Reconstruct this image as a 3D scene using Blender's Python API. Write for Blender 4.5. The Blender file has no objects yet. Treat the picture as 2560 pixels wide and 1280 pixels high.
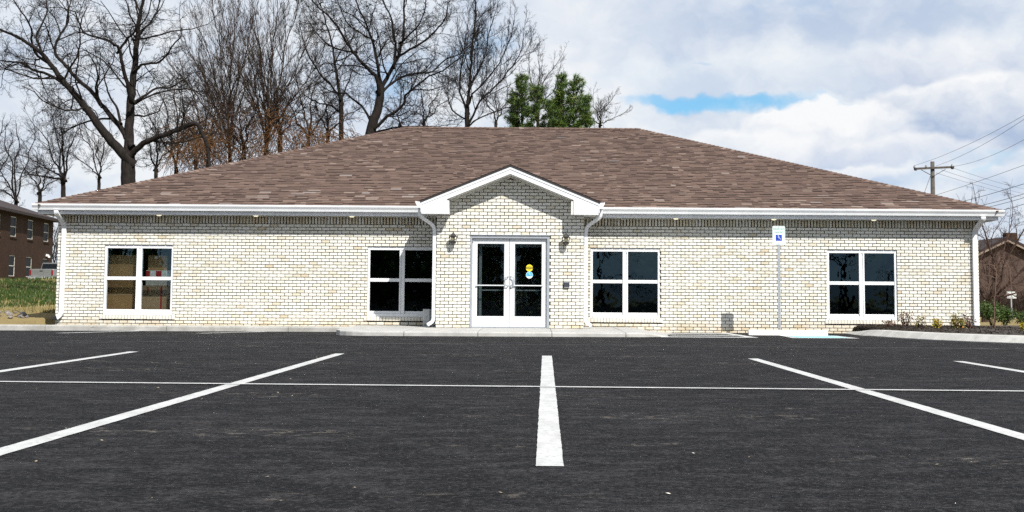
import bpy, math, random
import numpy as np
from mathutils import Vector, Matrix, Quaternion

C = bpy.context.scene.collection
S = bpy.context.scene
# ------------------------------------------------------------------ camera
CAM_Z = 0.79
F, PX, PY = 3050.0, 1330.0, 500.0          # focal length and principal point, in pixels of the 2560 x 1280 photograph
PITCH, ROLL = math.atan(241 / F), 0.0068
fw = Vector((0, math.cos(PITCH), math.sin(PITCH)))
r0 = Vector((1, 0, 0)); u0 = Vector((0, -math.sin(PITCH), math.cos(PITCH)))
ri = r0 * math.cos(ROLL) + u0 * math.sin(ROLL)
up = u0 * math.cos(ROLL) - r0 * math.sin(ROLL)
CAM = Vector((0, 0, CAM_Z))
cd = bpy.data.cameras.new("camera"); cam = bpy.data.objects.new("camera", cd); C.objects.link(cam)
cd.sensor_width = 36.0; cd.lens = 36.0 * F / 2560.0
cd.shift_x = (1280 - PX) / 2560.0; cd.shift_y = -(640 - PY) / 2560.0
cd.clip_start = 0.1; cd.clip_end = 3000
cam.matrix_world = Matrix(((ri.x, up.x, -fw.x, 0), (ri.y, up.y, -fw.y, 0), (ri.z, up.z, -fw.z, CAM_Z), (0, 0, 0, 1)))
S.camera = cam

def ray(x, y):
    return fw + ri * ((x - PX) / F) + up * ((PY - y) / F)
def px(x, y, Y):                            # the point at distance Y on the sight line through a pixel
    d = ray(x, y); return CAM + d * (Y / d.y)

# ------------------------------------------------------------------ sun, sky, exposure
SUN_DIR = Vector((-0.575, 1.0, -1.245)).normalized()     # the way the light travels
ELEV = math.asin(-SUN_DIR.z)
SUN_STRENGTH, SKY_STRENGTH, EXPOSURE = 5.0, 0.10, 0.45
sl = bpy.data.lights.new("sun", 'SUN'); so = bpy.data.objects.new("sun", sl); C.objects.link(so)
sl.energy = SUN_STRENGTH; sl.angle = math.radians(0.5); sl.color = (1.0, 0.97, 0.915)
so.rotation_euler = SUN_DIR.to_track_quat('-Z', 'Y').to_euler(); so.location = (20, -40, 50)
S.view_settings.view_transform = 'Standard'; S.view_settings.look = 'None'
S.view_settings.gamma = 1.0; S.view_settings.use_curve_mapping = False
S.view_settings.exposure = EXPOSURE
S.render.engine = 'CYCLES'
S.cycles.use_denoising = False
S.cycles.max_bounces = 8; S.cycles.transparent_max_bounces = 12

class NT:
    """small helper to wire shader nodes"""
    def __init__(self, tree):
        self.t = tree; tree.nodes.clear()
    def n(self, typ, ins=None, **props):
        nd = self.t.nodes.new(typ)
        for k, v in props.items(): setattr(nd, k, v)
        for k, v in (ins or {}).items():
            s = nd.inputs[k]
            if isinstance(v, bpy.types.NodeSocket): self.t.links.new(v, s)
            else: s.default_value = v
        return nd
    def math(self, op, a, b=0.0, clamp=False):
        nd = self.n('ShaderNodeMath', {0: a, 1: b}, operation=op, use_clamp=clamp); return nd.outputs[0]
    def vmath(self, op, a, b=(0, 0, 0)):
        nd = self.n('ShaderNodeVectorMath', {0: a, 1: b}, operation=op); return nd
    def mix(self, fac, a, b):
        nd = self.n('ShaderNodeMix', data_type='RGBA')
        for i, v in ((0, fac), (6, a), (7, b)):
            if isinstance(v, bpy.types.NodeSocket): self.t.links.new(v, nd.inputs[i])
            else: nd.inputs[i].default_value = v if i == 0 else (tuple(v) + (1.0,))[:4]
        return nd.outputs[2]
    def noise(self, vec, scale, detail=4.0, rough=0.55, dist=0.0):
        nd = self.n('ShaderNodeTexNoise', {'Scale': scale, 'Detail': detail, 'Roughness': rough, 'Distortion': dist})
        if vec is not None: self.t.links.new(vec, nd.inputs['Vector'])
        return nd.outputs['Fac']
    def ramp(self, fac, lo, hi, smooth=True):
        nd = self.n('ShaderNodeMapRange', {0: fac, 1: lo, 2: hi, 3: 0.0, 4: 1.0}, interpolation_type='SMOOTHSTEP' if smooth else 'LINEAR')
        return nd.outputs[0]
    def scale(self, vec, s):
        return self.vmath('MULTIPLY', vec, s).outputs[0]

W = bpy.data.worlds.new("World"); S.world = W; W.use_nodes = True
w = NT(W.node_tree)
sky = w.n('ShaderNodeTexSky', sky_type='NISHITA', sun_disc=False, sun_elevation=ELEV,
          sun_rotation=math.atan2(-SUN_DIR.x, -SUN_DIR.y), altitude=100.0, air_density=1.0, dust_density=0.6, ozone_density=1.6)
bg_sky = w.n('ShaderNodeBackground', {'Color': w.mix(1.0, sky.outputs[0], sky.outputs[0]), 'Strength': SKY_STRENGTH})
tintn = w.n('ShaderNodeVectorMath', {0: sky.outputs[0], 1: (0.60, 0.94, 1.06)}, operation='MULTIPLY')
w.t.links.new(tintn.outputs[0], bg_sky.inputs['Color'])
dirv = w.n('ShaderNodeTexCoord').outputs['Generated']
flat = w.scale(dirv, (1.0, 1.0, 1.35))
def wv(sc, amp, det):
    c_ = w.n('ShaderNodeTexNoise', {'Vector': flat, 'Scale': sc, 'Detail': det, 'Roughness': 0.55}).outputs['Color']
    return w.scale(w.vmath('SUBTRACT', c_, (0.5, 0.5, 0.5)).outputs[0], (amp, amp, amp))
warped = flat
for sc, amp, det in ((7.0, 0.060, 2.0), (22.0, 0.036, 2.0), (60.0, 0.017, 3.0)): warped = w.vmath('ADD', warped, wv(sc, amp, det)).outputs[0]
n_big = w.noise(warped, 3.0, 5.0, 0.55)
n_mid = w.noise(warped, 10.0, 6.0, 0.58)
n_fine = w.noise(warped, 30.0, 5.0, 0.6)
def add(*a):
    o = a[0]
    for b in a[1:]: o = w.math('ADD', o, b)
    return o
def mul(a, k): return w.math('MULTIPLY', a, k)
def blob(x, y, rx, ry, soft=0.35, height=False):
    """a lump of the sky about one direction, rx and ry in photo pixels; with height=True also how far up in it"""
    d = ray(x, y).normalized()
    off = w.scale(w.vmath('SUBTRACT', warped, (d.x, d.y, d.z * 1.35)).outputs[0], (F / rx, F / rx, F / (ry * 1.35)))
    m = w.ramp(w.vmath('LENGTH', off).outputs['Value'], 1.0 + soft, 1.0 - soft)
    return (m, w.n('ShaderNodeSeparateXYZ', {0: off}).outputs[2]) if height else m
# thin veil nearly everywhere, with clear gaps
cover = add(w.ramp(n_big, 0.25, 0.60), mul(w.math('SUBTRACT', n_mid, 0.5), 1.5), 0.30)
gaps = add(mul(blob(1870, 268, 260, 30, 0.8), 1.08), mul(blob(1800, 158, 60, 18, 0.8), 1.0), mul(blob(2490, 88, 120, 30, 0.8), 0.35),
           mul(blob(2500, 385, 130, 60, 0.8), 0.75), mul(blob(1640, 250, 120, 26, 0.8), 0.5), mul(blob(280, 250, 230, 110, 0.8), 0.30))
cov = w.ramp(w.math('SUBTRACT', cover, gaps), 0.0, 0.70)
tex = add(mul(w.math('SUBTRACT', n_mid, 0.5), 2.3), mul(w.math('SUBTRACT', n_fine, 0.5), 1.0))
puff = w.n('ShaderNodeTexVoronoi', {'Vector': warped, 'Scale': 17.0, 'Smoothness': 0.6}, feature='SMOOTH_F1').outputs['Distance']
tex = add(tex, mul(w.math('SUBTRACT', 0.42, puff), 0.8))
GREY, PALE, WHITE = (0.44, 0.545, 0.73), (0.66, 0.74, 0.855), (0.95, 0.96, 0.97)
ccol = w.mix(w.math('ADD', mul(n_big, 0.9), add(tex, 0.05), True), (0.53, 0.635, 0.80), (0.87, 0.905, 0.94))
def layer(x, y, rx, ry, soft, lo, hi, op, lift=0.5, slope=0.55, k=0.9):
    """one cloud: ragged edge, lit on top, greyer below"""
    global ccol, cov
    m, h = blob(x, y, rx, ry, soft, True); m = mul(m, op)
    l = w.math('ADD', mul(h, slope), add(mul(tex, k), lift - 0.06), True)
    ccol = w.mix(m, ccol, w.mix(l, lo, hi)); cov = w.math('MAXIMUM', cov, m)
layer(1950, 25, 650, 75, 0.5, (0.50, 0.60, 0.77), (0.80, 0.85, 0.92), 0.85, 0.35, 0.3)
layer(1430, 110, 250, 150, 0.6, PALE, WHITE, 0.85, 0.65, 0.2)
layer(1330, 265, 240, 90, 0.6, PALE, WHITE, 0.80, 0.75, 0.2)
layer(1700, 200, 260, 38, 0.5, (0.66, 0.76, 0.88), (0.90, 0.93, 0.96), 0.65, 0.5, 0.3)
layer(2060, 185, 300, 52, 0.5, (0.60, 0.69, 0.83), (0.86, 0.90, 0.94), 0.75, 0.45, 0.3)
layer(2370, 150, 200, 62, 0.4, (0.54, 0.62, 0.78), (0.90, 0.92, 0.95), 0.8, 0.45, 0.6)
layer(2480, 270, 190, 100, 0.16, GREY, WHITE, 1.0, 0.50, 0.65)
layer(2310, 300, 190, 92, 0.14, GREY, WHITE, 1.0, 0.46, 0.7)
layer(2000, 335, 120, 55, 0.14, PALE, WHITE, 1.0, 0.70, 0.5)
layer(2120, 335, 185, 88, 0.12, (0.60, 0.68, 0.82), WHITE, 1.0, 0.68, 0.7)
layer(1880, 385, 170, 52, 0.22, PALE, WHITE, 0.95, 0.7, 0.5)
layer(2260, 395, 260, 52, 0.25, (0.56, 0.65, 0.81), (0.93, 0.94, 0.96), 0.9, 0.45, 0.7)
layer(2240, 452, 420, 30, 0.5, (0.44, 0.58, 0.80), (0.72, 0.81, 0.91), 0.85, 0.4, 0.3)
layer(2110, 440, 150, 24, 0.3, PALE, WHITE, 0.8, 0.7, 0.4)
layer(2460, 440, 120, 34, 0.4, PALE, WHITE, 0.7, 0.6, 0.4)
layer(150, 60, 210, 90, 0.5, PALE, WHITE, 0.6, 0.6, 0.3); layer(60, 330, 230, 80, 0.5, PALE, WHITE, 0.5, 0.6, 0.3); layer(560, 150, 260, 120, 0.6, PALE, WHITE, 0.55, 0.6, 0.3)
bg_cloud = w.n('ShaderNodeBackground', {'Color': ccol, 'Strength': 1.0 / 2 ** EXPOSURE})
mixw = w.n('ShaderNodeMixShader', {0: cov, 1: bg_sky.outputs[0], 2: bg_cloud.outputs[0]})
w.n('ShaderNodeOutputWorld', {'Surface': mixw.outputs[0]})

# ------------------------------------------------------------------ object helpers
def tag(o, label=None, cat=None, group=None, kind=None):
    if label: o['label'] = label
    if cat: o['category'] = cat
    if group: o['group'] = group
    if kind: o['kind'] = kind
    return o
def empty(name, loc, label=None, cat=None, group=None):
    o = bpy.data.objects.new(name, None); C.objects.link(o); o.location = loc
    o.empty_display_size = 0.2
    return tag(o, label, cat, group)
def link(name, me, parent=None, loc=None, world=True):
    """link a mesh as one object; with world=True its vertices are world coordinates"""
    o = bpy.data.objects.new(name, me); C.objects.link(o)
    if parent is not None:
        o.parent = parent
        if world:
            t = Vector((0, 0, 0)); q = parent
            while q is not None: t += q.location; q = q.parent
            o.location = -t
    if loc is not None: o.location = loc
    return o
class MB:
    """collects faces into one mesh"""
    def __init__(self): self.v = []; self.f = []; self.t = []; self.sm = []; self.mi = []
    def add(self, vs, fs, tint=0.5, smooth=False, mi=0):
        b = len(self.v); self.v += [tuple(p) for p in vs]
        for f in fs: self.f.append(tuple(i + b for i in f)); self.t.append(tint); self.sm.append(smooth); self.mi.append(mi)
        return self
    def box(self, x0, x1, y0, y1, z0, z1, tint=0.5, mi=0):
        vs = [(x0, y0, z0), (x1, y0, z0), (x1, y1, z0), (x0, y1, z0), (x0, y0, z1), (x1, y0, z1), (x1, y1, z1), (x0, y1, z1)]
        return self.add(vs, [(0, 3, 2, 1), (4, 5, 6, 7), (0, 1, 5, 4), (1, 2, 6, 5), (2, 3, 7, 6), (3, 0, 4, 7)], tint, False, mi)
    def bar(self, a, b, w_, h_, upv=(0, 0, 1), tint=0.5):
        a = Vector(a); b = Vector(b); d = (b - a).normalized(); s = d.cross(Vector(upv))
        if s.length < 1e-4: s = d.cross(Vector((0, 1, 0)))
        s.normalize(); u = s.cross(d); vs = []
        for p in (a, b):
            for i, j in ((-1, -1), (1, -1), (1, 1), (-1, 1)): vs.append(p + s * (i * w_ / 2) + u * (j * h_ / 2))
        return self.add(vs, [(3, 2, 1, 0), (4, 5, 6, 7), (0, 1, 5, 4), (1, 2, 6, 5), (2, 3, 7, 6), (3, 0, 4, 7)], tint)
    def prism(self, poly, axis, a0, a1, tint=0.5):
        """extrude a polygon; axis 0/1/2 is the extrusion direction, poly in the other two coordinates in order"""
        def mk(p, a):
            q = list(p); q.insert(axis, a); return tuple(q)
        n = len(poly); vs = [mk(p, a0) for p in poly] + [mk(p, a1) for p in poly]
        fs = [tuple(range(n))[::-1], tuple(range(n, 2 * n))] + [(i, (i + 1) % n, n + (i + 1) % n, n + i) for i in range(n)]
        return self.add(vs, fs, tint)
    def tube(self, pts, rad, sides=8, cap=True, tint=0.5, smooth=True, ry=None):
        pts = [Vector(p) for p in pts]; n = len(pts); rad = rad if isinstance(rad, (list, tuple)) else [rad] * n
        vs = []; prev = None
        for i, p in enumerate(pts):
            d = (pts[min(i + 1, n - 1)] - pts[max(i - 1, 0)]).normalized()
            if prev is None:
                s = d.cross(Vector((0, 1, 0)))
                if s.length < 0.05: s = d.cross(Vector((1, 0, 0)))
            else: s = prev - d * prev.dot(d)
            s.normalize(); prev = s; u = d.cross(s)
            for k in range(sides):
                a = 2 * math.pi * (k + 0.5) / sides
                vs.append(p + s * (math.cos(a) * rad[i]) + u * (math.sin(a) * rad[i]))
        fs = [(i * sides + k, i * sides + (k + 1) % sides, (i + 1) * sides + (k + 1) % sides, (i + 1) * sides + k) for i in range(n - 1) for k in range(sides)]
        if cap: fs += [tuple(range(sides))[::-1], tuple(range((n - 1) * sides, n * sides))]
        return self.add(vs, fs, tint, smooth)
    def lathe(self, prof, c, sides=16, tint=0.5, smooth=True):
        vs = []; n = len(prof); c = Vector(c)
        for r, z in prof:
            for k in range(sides):
                a = 2 * math.pi * k / sides; vs.append(c + Vector((r * math.cos(a), r * math.sin(a), z)))
        fs = [(i * sides + k, i * sides + (k + 1) % sides, (i + 1) * sides + (k + 1) % sides, (i + 1) * sides + k) for i in range(n - 1) for k in range(sides)]
        fs += [tuple(range(sides))[::-1], tuple(range((n - 1) * sides, n * sides))]
        return self.add(vs, fs, tint, smooth)
    def mesh(self, name, mat):
        me = bpy.data.meshes.new(name); me.from_pydata(self.v, [], self.f)
        for m in (mat if isinstance(mat, (list, tuple)) else [mat]): me.materials.append(m)
        a = me.attributes.new('tint', 'FLOAT', 'FACE'); a.data.foreach_set('value', np.array(self.t, dtype=np.float32))
        me.polygons.foreach_set('use_smooth', self.sm); me.polygons.foreach_set('material_index', self.mi); me.update()
        return me
    def build(self, name, mat, parent=None, bevel=0.0, **tags):
        o = link(name, self.mesh(name, mat), parent)
        if bevel:
            m = o.modifiers.new('bevel', 'BEVEL'); m.width = bevel; m.segments = 2; m.limit_method = 'ANGLE'
        return tag(o, **tags)

# ------------------------------------------------------------------ materials
def new_mat(name):
    m = bpy.data.materials.new(name); m.use_nodes = True; return m, NT(m.node_tree)
def finish(t, base, rough=0.7, metal=0.0, bump=None, bstr=0.4, bdist=0.01, spec=0.5, **kw):
    ins = {'Base Color': base if isinstance(base, bpy.types.NodeSocket) else tuple(base) + (1.0,), 'Roughness': rough, 'Metallic': metal, 'Specular IOR Level': spec}
    if bump is not None:
        ins['Normal'] = t.n('ShaderNodeBump', {'Height': bump, 'Strength': bstr, 'Distance': bdist}).outputs[0]
    ins.update(kw)
    p = t.n('ShaderNodeBsdfPrincipled', ins)
    t.n('ShaderNodeOutputMaterial', {'Surface': p.outputs[0]}); return p
def pos(t): return t.n('ShaderNodeNewGeometry').outputs['Position']
def simple(name, col, var=0.12, scale=6.0, rough=0.6, metal=0.0, bump=0.0, col2=None, detail=4.0, spec=0.5):
    m, t = new_mat(name); p = pos(t); n = t.noise(p, scale, detail)
    a = tuple(c * (1 - var) for c in col); b = col2 or tuple(min(1, c * (1 + var)) for c in col)
    base = t.mix(t.ramp(n, 0.3, 0.7), a, b)
    finish(t, base, rough, metal, n if bump else None, bump, 0.01, spec); return m

def brick_mat(name, use_attr):
    m, t = new_mat(name); p = pos(t)
    r = t.n('ShaderNodeAttribute', attribute_name='tint').outputs['Fac'] if use_attr else t.n('ShaderNodeObjectInfo').outputs['Random']
    cr = t.n('ShaderNodeValToRGB', {0: r}); e = cr.color_ramp; e.interpolation = 'LINEAR'
    cols = [(0.0, (0.55, 0.47, 0.34)), (0.03, (0.61, 0.57, 0.47)), (0.14, (0.66, 0.635, 0.55)), (0.60, (0.72, 0.70, 0.64)), (0.95, (0.68, 0.665, 0.60)), (1.0, (0.60, 0.55, 0.43))]
    e.elements[0].position = 0.0; e.elements[0].color = cols[0][1] + (1,); e.elements[1].position = 1.0; e.elements[1].color = cols[-1][1] + (1,)
    for q, c in cols[1:-1]: k = e.elements.new(q); k.color = c + (1,)
    n1 = t.noise(p, 11.0, 5.0, 0.6); n2 = t.noise(p, 70.0, 4.0, 0.65); n3 = t.noise(p, 24.0, 3.0, 0.6)
    base = t.mix(mul2(t, t.ramp(n1, 0.60, 0.78), 0.42), cr.outputs[0], (0.52, 0.46, 0.23))      # ochre and olive bloom
    base = t.mix(mul2(t, t.ramp(n3, 0.58, 0.72), 0.50), base, (0.36, 0.33, 0.27))               # grey-brown flecks
    base = t.mix(mul2(t, t.ramp(n2, 0.57, 0.72), 0.55), base, (0.28, 0.26, 0.22))
    # mud splashed on the lowest courses
    z = t.n('ShaderNodeSeparateXYZ', {0: p}).outputs[2]
    low = t.math('MULTIPLY', t.ramp(z, 0.30, 0.0), t.ramp(t.noise(p, 3.0, 4.0), 0.30, 0.6))
    base = t.mix(mul2(t, low, 0.55), base, (0.52, 0.38, 0.20))
    finish(t, base, 0.85, 0.0, n2, 0.5, 0.006, 0.25); return m
def mul2(t, a, k): return t.math('MULTIPLY', a, k)

def shingle_mat(name, use_attr):
    m, t = new_mat(name); p = pos(t)
    r = t.n('ShaderNodeAttribute', attribute_name='tint').outputs['Fac'] if use_attr else t.n('ShaderNodeObjectInfo').outputs['Random']
    cr = t.n('ShaderNodeValToRGB', {0: r}); e = cr.color_ramp
    cols = [(0.0, (0.080, 0.053, 0.043)), (0.22, (0.090, 0.057, 0.045)), (0.5, (0.112, 0.071, 0.056)), (0.75, (0.148, 0.100, 0.080)), (0.90, (0.23, 0.172, 0.142)), (1.0, (0.20, 0.175, 0.165))]
    e.elements[0].color = cols[0][1] + (1,); e.elements[1].position = 1.0; e.elements[1].color = cols[-1][1] + (1,)
    for q, c in cols[1:-1]: k = e.elements.new(q); k.color = c + (1,)
    n = t.noise(p, 160.0, 3.0, 0.7); n2 = t.noise(p, 0.8, 3.0)
    base = t.mix(mul2(t, t.ramp(n, 0.35, 0.7), 0.35), cr.outputs[0], (0.19, 0.14, 0.115))
    base = t.mix(mul2(t, t.ramp(n2, 0.4, 0.7), 0.18), base, (0.06, 0.042, 0.036))
    finish(t, base, 0.95, 0.0, n, 0.5, 0.004, 0.15); return m

def asphalt_mat():
    m, t = new_mat('asphalt'); p = pos(t)
    g = t.noise(p, 95.0, 4.0, 0.75); g2 = t.noise(p, 34.0, 4.0, 0.7)
    vor = t.n('ShaderNodeTexVoronoi', {'Vector': p, 'Scale': 120.0}, feature='F1').outputs['Distance']
    big = t.noise(p, 0.35, 5.0, 0.6); mid = t.noise(t.scale(p, (0.35, 1.0, 1.0)), 2.2, 5.0, 0.65)
    n10 = t.noise(t.scale(p, (0.7, 1.0, 1.0)), 7.5, 5.0, 0.72); n3 = t.noise(t.scale(p, (0.45, 1.0, 1.0)), 1.7, 6.0, 0.7)
    base = t.mix(t.ramp(big, 0.3, 0.7), (0.0145, 0.0143, 0.0160), (0.0245, 0.0240, 0.0262))
    base = t.mix(mul2(t, t.ramp(n3, 0.48, 0.70), 0.85), base, (0.045, 0.0435, 0.047))
    base = t.mix(mul2(t, t.ramp(n3, 0.50, 0.30), 0.60), base, (0.0075, 0.0075, 0.0085))
    base = t.mix(mul2(t, t.ramp(n10, 0.52, 0.63), 0.70), base, (0.060, 0.0575, 0.060))
    base = t.mix(mul2(t, t.ramp(n10, 0.49, 0.39), 0.65), base, (0.0065, 0.0065, 0.007))
    n5 = t.noise(t.scale(p, (0.55, 1.0, 1.0)), 3.6, 6.0, 0.74)
    base = t.mix(mul2(t, t.ramp(n5, 0.53, 0.64), 0.55), base, (0.062, 0.060, 0.062))
    base = t.mix(mul2(t, t.ramp(n5, 0.47, 0.37), 0.55), base, (0.0055, 0.0055, 0.006))
    base = t.mix(mul2(t, t.ramp(g2, 0.53, 0.62), 0.6), base, (0.075, 0.072, 0.075))
    base = t.mix(mul2(t, t.ramp(g2, 0.48, 0.39), 0.75), base, (0.004, 0.004, 0.0045))
    base = t.mix(mul2(t, t.ramp(g, 0.56, 0.74), 0.5), base, (0.062, 0.060, 0.063))
    s1 = t.ramp(t.noise(t.scale(p, (0.30, 1.0, 1.0)), 0.95, 6.0, 0.70), 0.545, 0.66)                 # pale dusty scuffs
    s2 = t.ramp(t.noise(t.scale(p, (0.6, 1, 1)), 11.0, 6.0, 0.78), 0.54, 0.60)
    base = t.mix(mul2(t, t.math('MULTIPLY', s1, s2), 0.8), base, (0.25, 0.215, 0.18))
    h = t.math('ADD', t.math('MULTIPLY', vor, 0.7), t.math('ADD', t.math('MULTIPLY', g2, 1.1), t.math('MULTIPLY', g, 0.5)))
    finish(t, base, 0.92, 0.0, h, 1.0, 0.022, 0.12); return m
def paint_mat():
    m, t = new_mat('road_paint'); p = pos(t); g = t.noise(p, 60.0, 5.0, 0.7); b = t.noise(t.scale(p, (1, 0.5, 1)), 5.0, 5.0, 0.65)
    base = t.mix(t.ramp(b, 0.35, 0.7), (0.39, 0.39, 0.38), (0.50, 0.50, 0.49))
    base = t.mix(mul2(t, t.ramp(t.noise(p, 28.0, 5.0, 0.75), 0.53, 0.66), 0.55), base, (0.17, 0.17, 0.165))
    base = t.mix(mul2(t, t.ramp(g, 0.58, 0.72), 0.55), base, (0.12, 0.12, 0.12))
    finish(t, base, 0.7, 0.0, g, 0.4, 0.004, 0.3); return m
def concrete_mat(name, a, b, stain=0.4):
    m, t = new_mat(name); p = pos(t); n = t.noise(p, 2.2, 6.0, 0.65); g = t.noise(p, 60.0, 4.0, 0.7); s = t.noise(t.scale(p, (1, 1, 3)), 4.0, 6.0, 0.7)
    base = t.mix(t.ramp(n, 0.3, 0.7), a, b)
    base = t.mix(mul2(t, t.ramp(s, 0.54, 0.72), stain), base, (0.16, 0.145, 0.12))
    base = t.mix(mul2(t, t.ramp(g, 0.6, 0.75), 0.35), base, tuple(c * 0.45 for c in a))
    finish(t, base, 0.88, 0.0, g, 0.4, 0.005, 0.25); return m
def glass_mat(name, tint, refl=1.0, sheen=(0.55, 0.86, 1.0)):  # default sheen tints reflections blue, standing in for a mirrored clear sky
    m, t = new_mat(name)
    tr = t.n('ShaderNodeBsdfTransparent', {'Color': tint + (1,)})
    wob = t.noise(pos(t), 2.5, 2.0)
    nb = t.n('ShaderNodeBump', {'Height': wob, 'Strength': 0.12, 'Distance': 0.02}).outputs[0]
    gl = t.n('ShaderNodeBsdfGlossy', {'Color': sheen + (1,), 'Roughness': 0.012, 'Normal': nb})
    fr = t.n('ShaderNodeFresnel', {'IOR': 1.55}).outputs[0]
    mx = t.n('ShaderNodeMixShader', {0: mul2(t, fr, refl), 1: tr.outputs[0], 2: gl.outputs[0]})
    t.n('ShaderNodeOutputMaterial', {'Surface': mx.outputs[0]}); return m
def emit_mat(name, col, st):
    m, t = new_mat(name); finish(t, col, 0.5, **{'Emission Color': col + (1,), 'Emission Strength': st}); return m
def leaf_mat(name, a, b, c=None, rough=0.55, use_attr=True):
    m, t = new_mat(name); r = t.n('ShaderNodeAttribute', attribute_name='tint').outputs['Fac']
    base = t.mix(r, a, b)
    if c: base = t.mix(t.ramp(r, 0.75, 0.95), base, c)
    finish(t, base, rough, 0.0, spec=0.35); return m
def ground_mat():
    m, t = new_mat('turf'); p = pos(t)
    xyz = t.n('ShaderNodeSeparateXYZ', {0: p})
    n = t.noise(p, 0.9, 6.0, 0.65); f = t.noise(p, 14.0, 5.0, 0.75); q = t.noise(p, 0.22, 4.0, 0.6)
    green = t.mix(f, (0.016, 0.036, 0.003), (0.060, 0.080, 0.010))
    dry = t.mix(f, (0.11, 0.078, 0.030), (0.34, 0.27, 0.13))
    # the turf greens up along the top of the bank on the left, elsewhere it is still winter straw
    bank = t.math('MULTIPLY', t.ramp(xyz.outputs[1], 37.5, 43.0), t.ramp(xyz.outputs[0], -6.0, -11.0))
    k = t.math('MULTIPLY', bank, t.ramp(t.math('ADD', n, t.math('MULTIPLY', t.math('SUBTRACT', q, 0.5), 0.6)), 0.62, 0.40))
    base = t.mix(k, dry, green)
    finish(t, base, 0.95, 0.0, f, 0.8, 0.05, 0.1); return m
def bark_mat(name, a, b):
    m, t = new_mat(name); p = pos(t); n = t.noise(t.scale(p, (3, 3, 0.8)), 3.0, 5.0, 0.7)
    finish(t, t.mix(t.ramp(n, 0.3, 0.7), a, b), 0.95, 0.0, n, 0.7, 0.05, 0.15); return m
def cardboard(name, a):
    m, t = new_mat(name); p = pos(t); n = t.noise(t.scale(p, (1, 1, 6)), 3.0, 4.0); g = t.noise(p, 40.0, 3.0)
    base = t.mix(t.ramp(n, 0.3, 0.7), tuple(c * 0.85 for c in a), a); base = t.mix(mul2(t, g, 0.25), base, tuple(c * 0.6 for c in a))
    finish(t, base, 0.8, 0.0, n, 0.3, 0.01, 0.2); return m
def rubble_brick(name, a, b, mort):
    """brown brickwork of a building too far off to tell its bricks apart"""
    m, t = new_mat(name); p = pos(t); s = t.n('ShaderNodeSeparateXYZ', {0: p})
    u = t.math('ADD', s.outputs[0], s.outputs[1]); v = t.n('ShaderNodeCombineXYZ', {0: u, 1: s.outputs[2]}).outputs[0]
    bt = t.n('ShaderNodeTexBrick', {'Vector': v, 'Scale': 1.0, 'Mortar Size': 0.006, 'Brick Width': 0.21, 'Row Height': 0.075, 'Color1': a + (1,), 'Color2': b + (1,), 'Mortar': mort + (1,)})
    n = t.noise(p, 1.1, 5.0, 0.7); base = t.mix(mul2(t, t.ramp(n, 0.45, 0.75), 0.5), bt.outputs[0], tuple(c * 1.5 for c in b))
    finish(t, base, 0.9, spec=0.2); return m

M = {}
M['brick'] = brick_mat('brick_face', True); M['brick1'] = brick_mat('brick_face_single', False)
M['shingle'] = shingle_mat('shingle_granules', True); M['shingle1'] = shingle_mat('shingle_granules_single', False)
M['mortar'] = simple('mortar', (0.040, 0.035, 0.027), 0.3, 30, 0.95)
M['trim'] = simple('white_trim', (0.72, 0.73, 0.74), 0.04, 3, 0.42)
M['alu'] = simple('door_aluminium', (0.60, 0.62, 0.64), 0.03, 3, 0.45)
M['grey_alu'] = simple('grey_aluminium', (0.36, 0.38, 0.41), 0.06, 5, 0.4, 0.3)
M['soffit'] = simple('soffit_panel', (0.66, 0.65, 0.60), 0.04, 4, 0.6)
M['dark'] = simple('black_metal', (0.016, 0.015, 0.015), 0.3, 20, 0.45)
M['drip'] = simple('dark_roof_edge', (0.018, 0.014, 0.013), 0.3, 20, 0.7)
M['glass_up'] = glass_mat('window_glass', (0.30, 0.32, 0.34), 1.15)
M['glass_low'] = glass_mat('screened_window_glass', (0.22, 0.22, 0.22), 0.50)
M['glass_clear'] = glass_mat('clear_window_glass', (0.93, 0.94, 0.94), 0.8)
M['glass_clear_low'] = glass_mat('clear_screened_glass', (0.78, 0.78, 0.77), 0.4)
M['glass_door'] = glass_mat('door_glass', (0.66, 0.68, 0.68), 0.6)
M['lamp_glass'] = glass_mat('lantern_glass', (0.85, 0.83, 0.72), 1.0, (1.0, 0.98, 0.9))
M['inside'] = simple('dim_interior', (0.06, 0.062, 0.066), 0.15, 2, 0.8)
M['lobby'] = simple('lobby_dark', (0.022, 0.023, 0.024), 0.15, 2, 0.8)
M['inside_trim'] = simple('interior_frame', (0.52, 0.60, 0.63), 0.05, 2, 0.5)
M['asphalt'] = asphalt_mat(); M['paint'] = paint_mat()
M['joint_pale'] = simple('dusty_joint', (0.030, 0.029, 0.029), 0.4, 9, 0.9, 0, 0.5, (0.075, 0.07, 0.066))
M['joint_dark'] = simple('tar_joint', (0.006, 0.006, 0.007), 0.4, 9, 0.8, 0, 0, (0.016, 0.016, 0.018))
M['blue_paint'] = simple('blue_road_paint', (0.30, 0.58, 0.66), 0.2, 12, 0.75)
M['kerb'] = concrete_mat('kerb_concrete', (0.40, 0.39, 0.36), (0.52, 0.505, 0.47), 0.35)
M['walk'] = concrete_mat('walkway_concrete', (0.33, 0.325, 0.305), (0.43, 0.42, 0.40), 0.5)
M['grey_kerb'] = concrete_mat('weathered_kerb_concrete', (0.27, 0.265, 0.24), (0.40, 0.39, 0.365), 0.7)
M['stop'] = concrete_mat('painted_wheel_stop', (0.70, 0.69, 0.66), (0.78, 0.77, 0.74), 0.12)
M['turf'] = ground_mat()
M['grass'] = leaf_mat('grass_blade', (0.016, 0.040, 0.004), (0.060, 0.090, 0.010), (0.26, 0.21, 0.09))
M['mulch'] = simple('mulch', (0.016, 0.011, 0.008), 0.5, 25, 0.95, 0, 0.8, (0.05, 0.035, 0.024))
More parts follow.
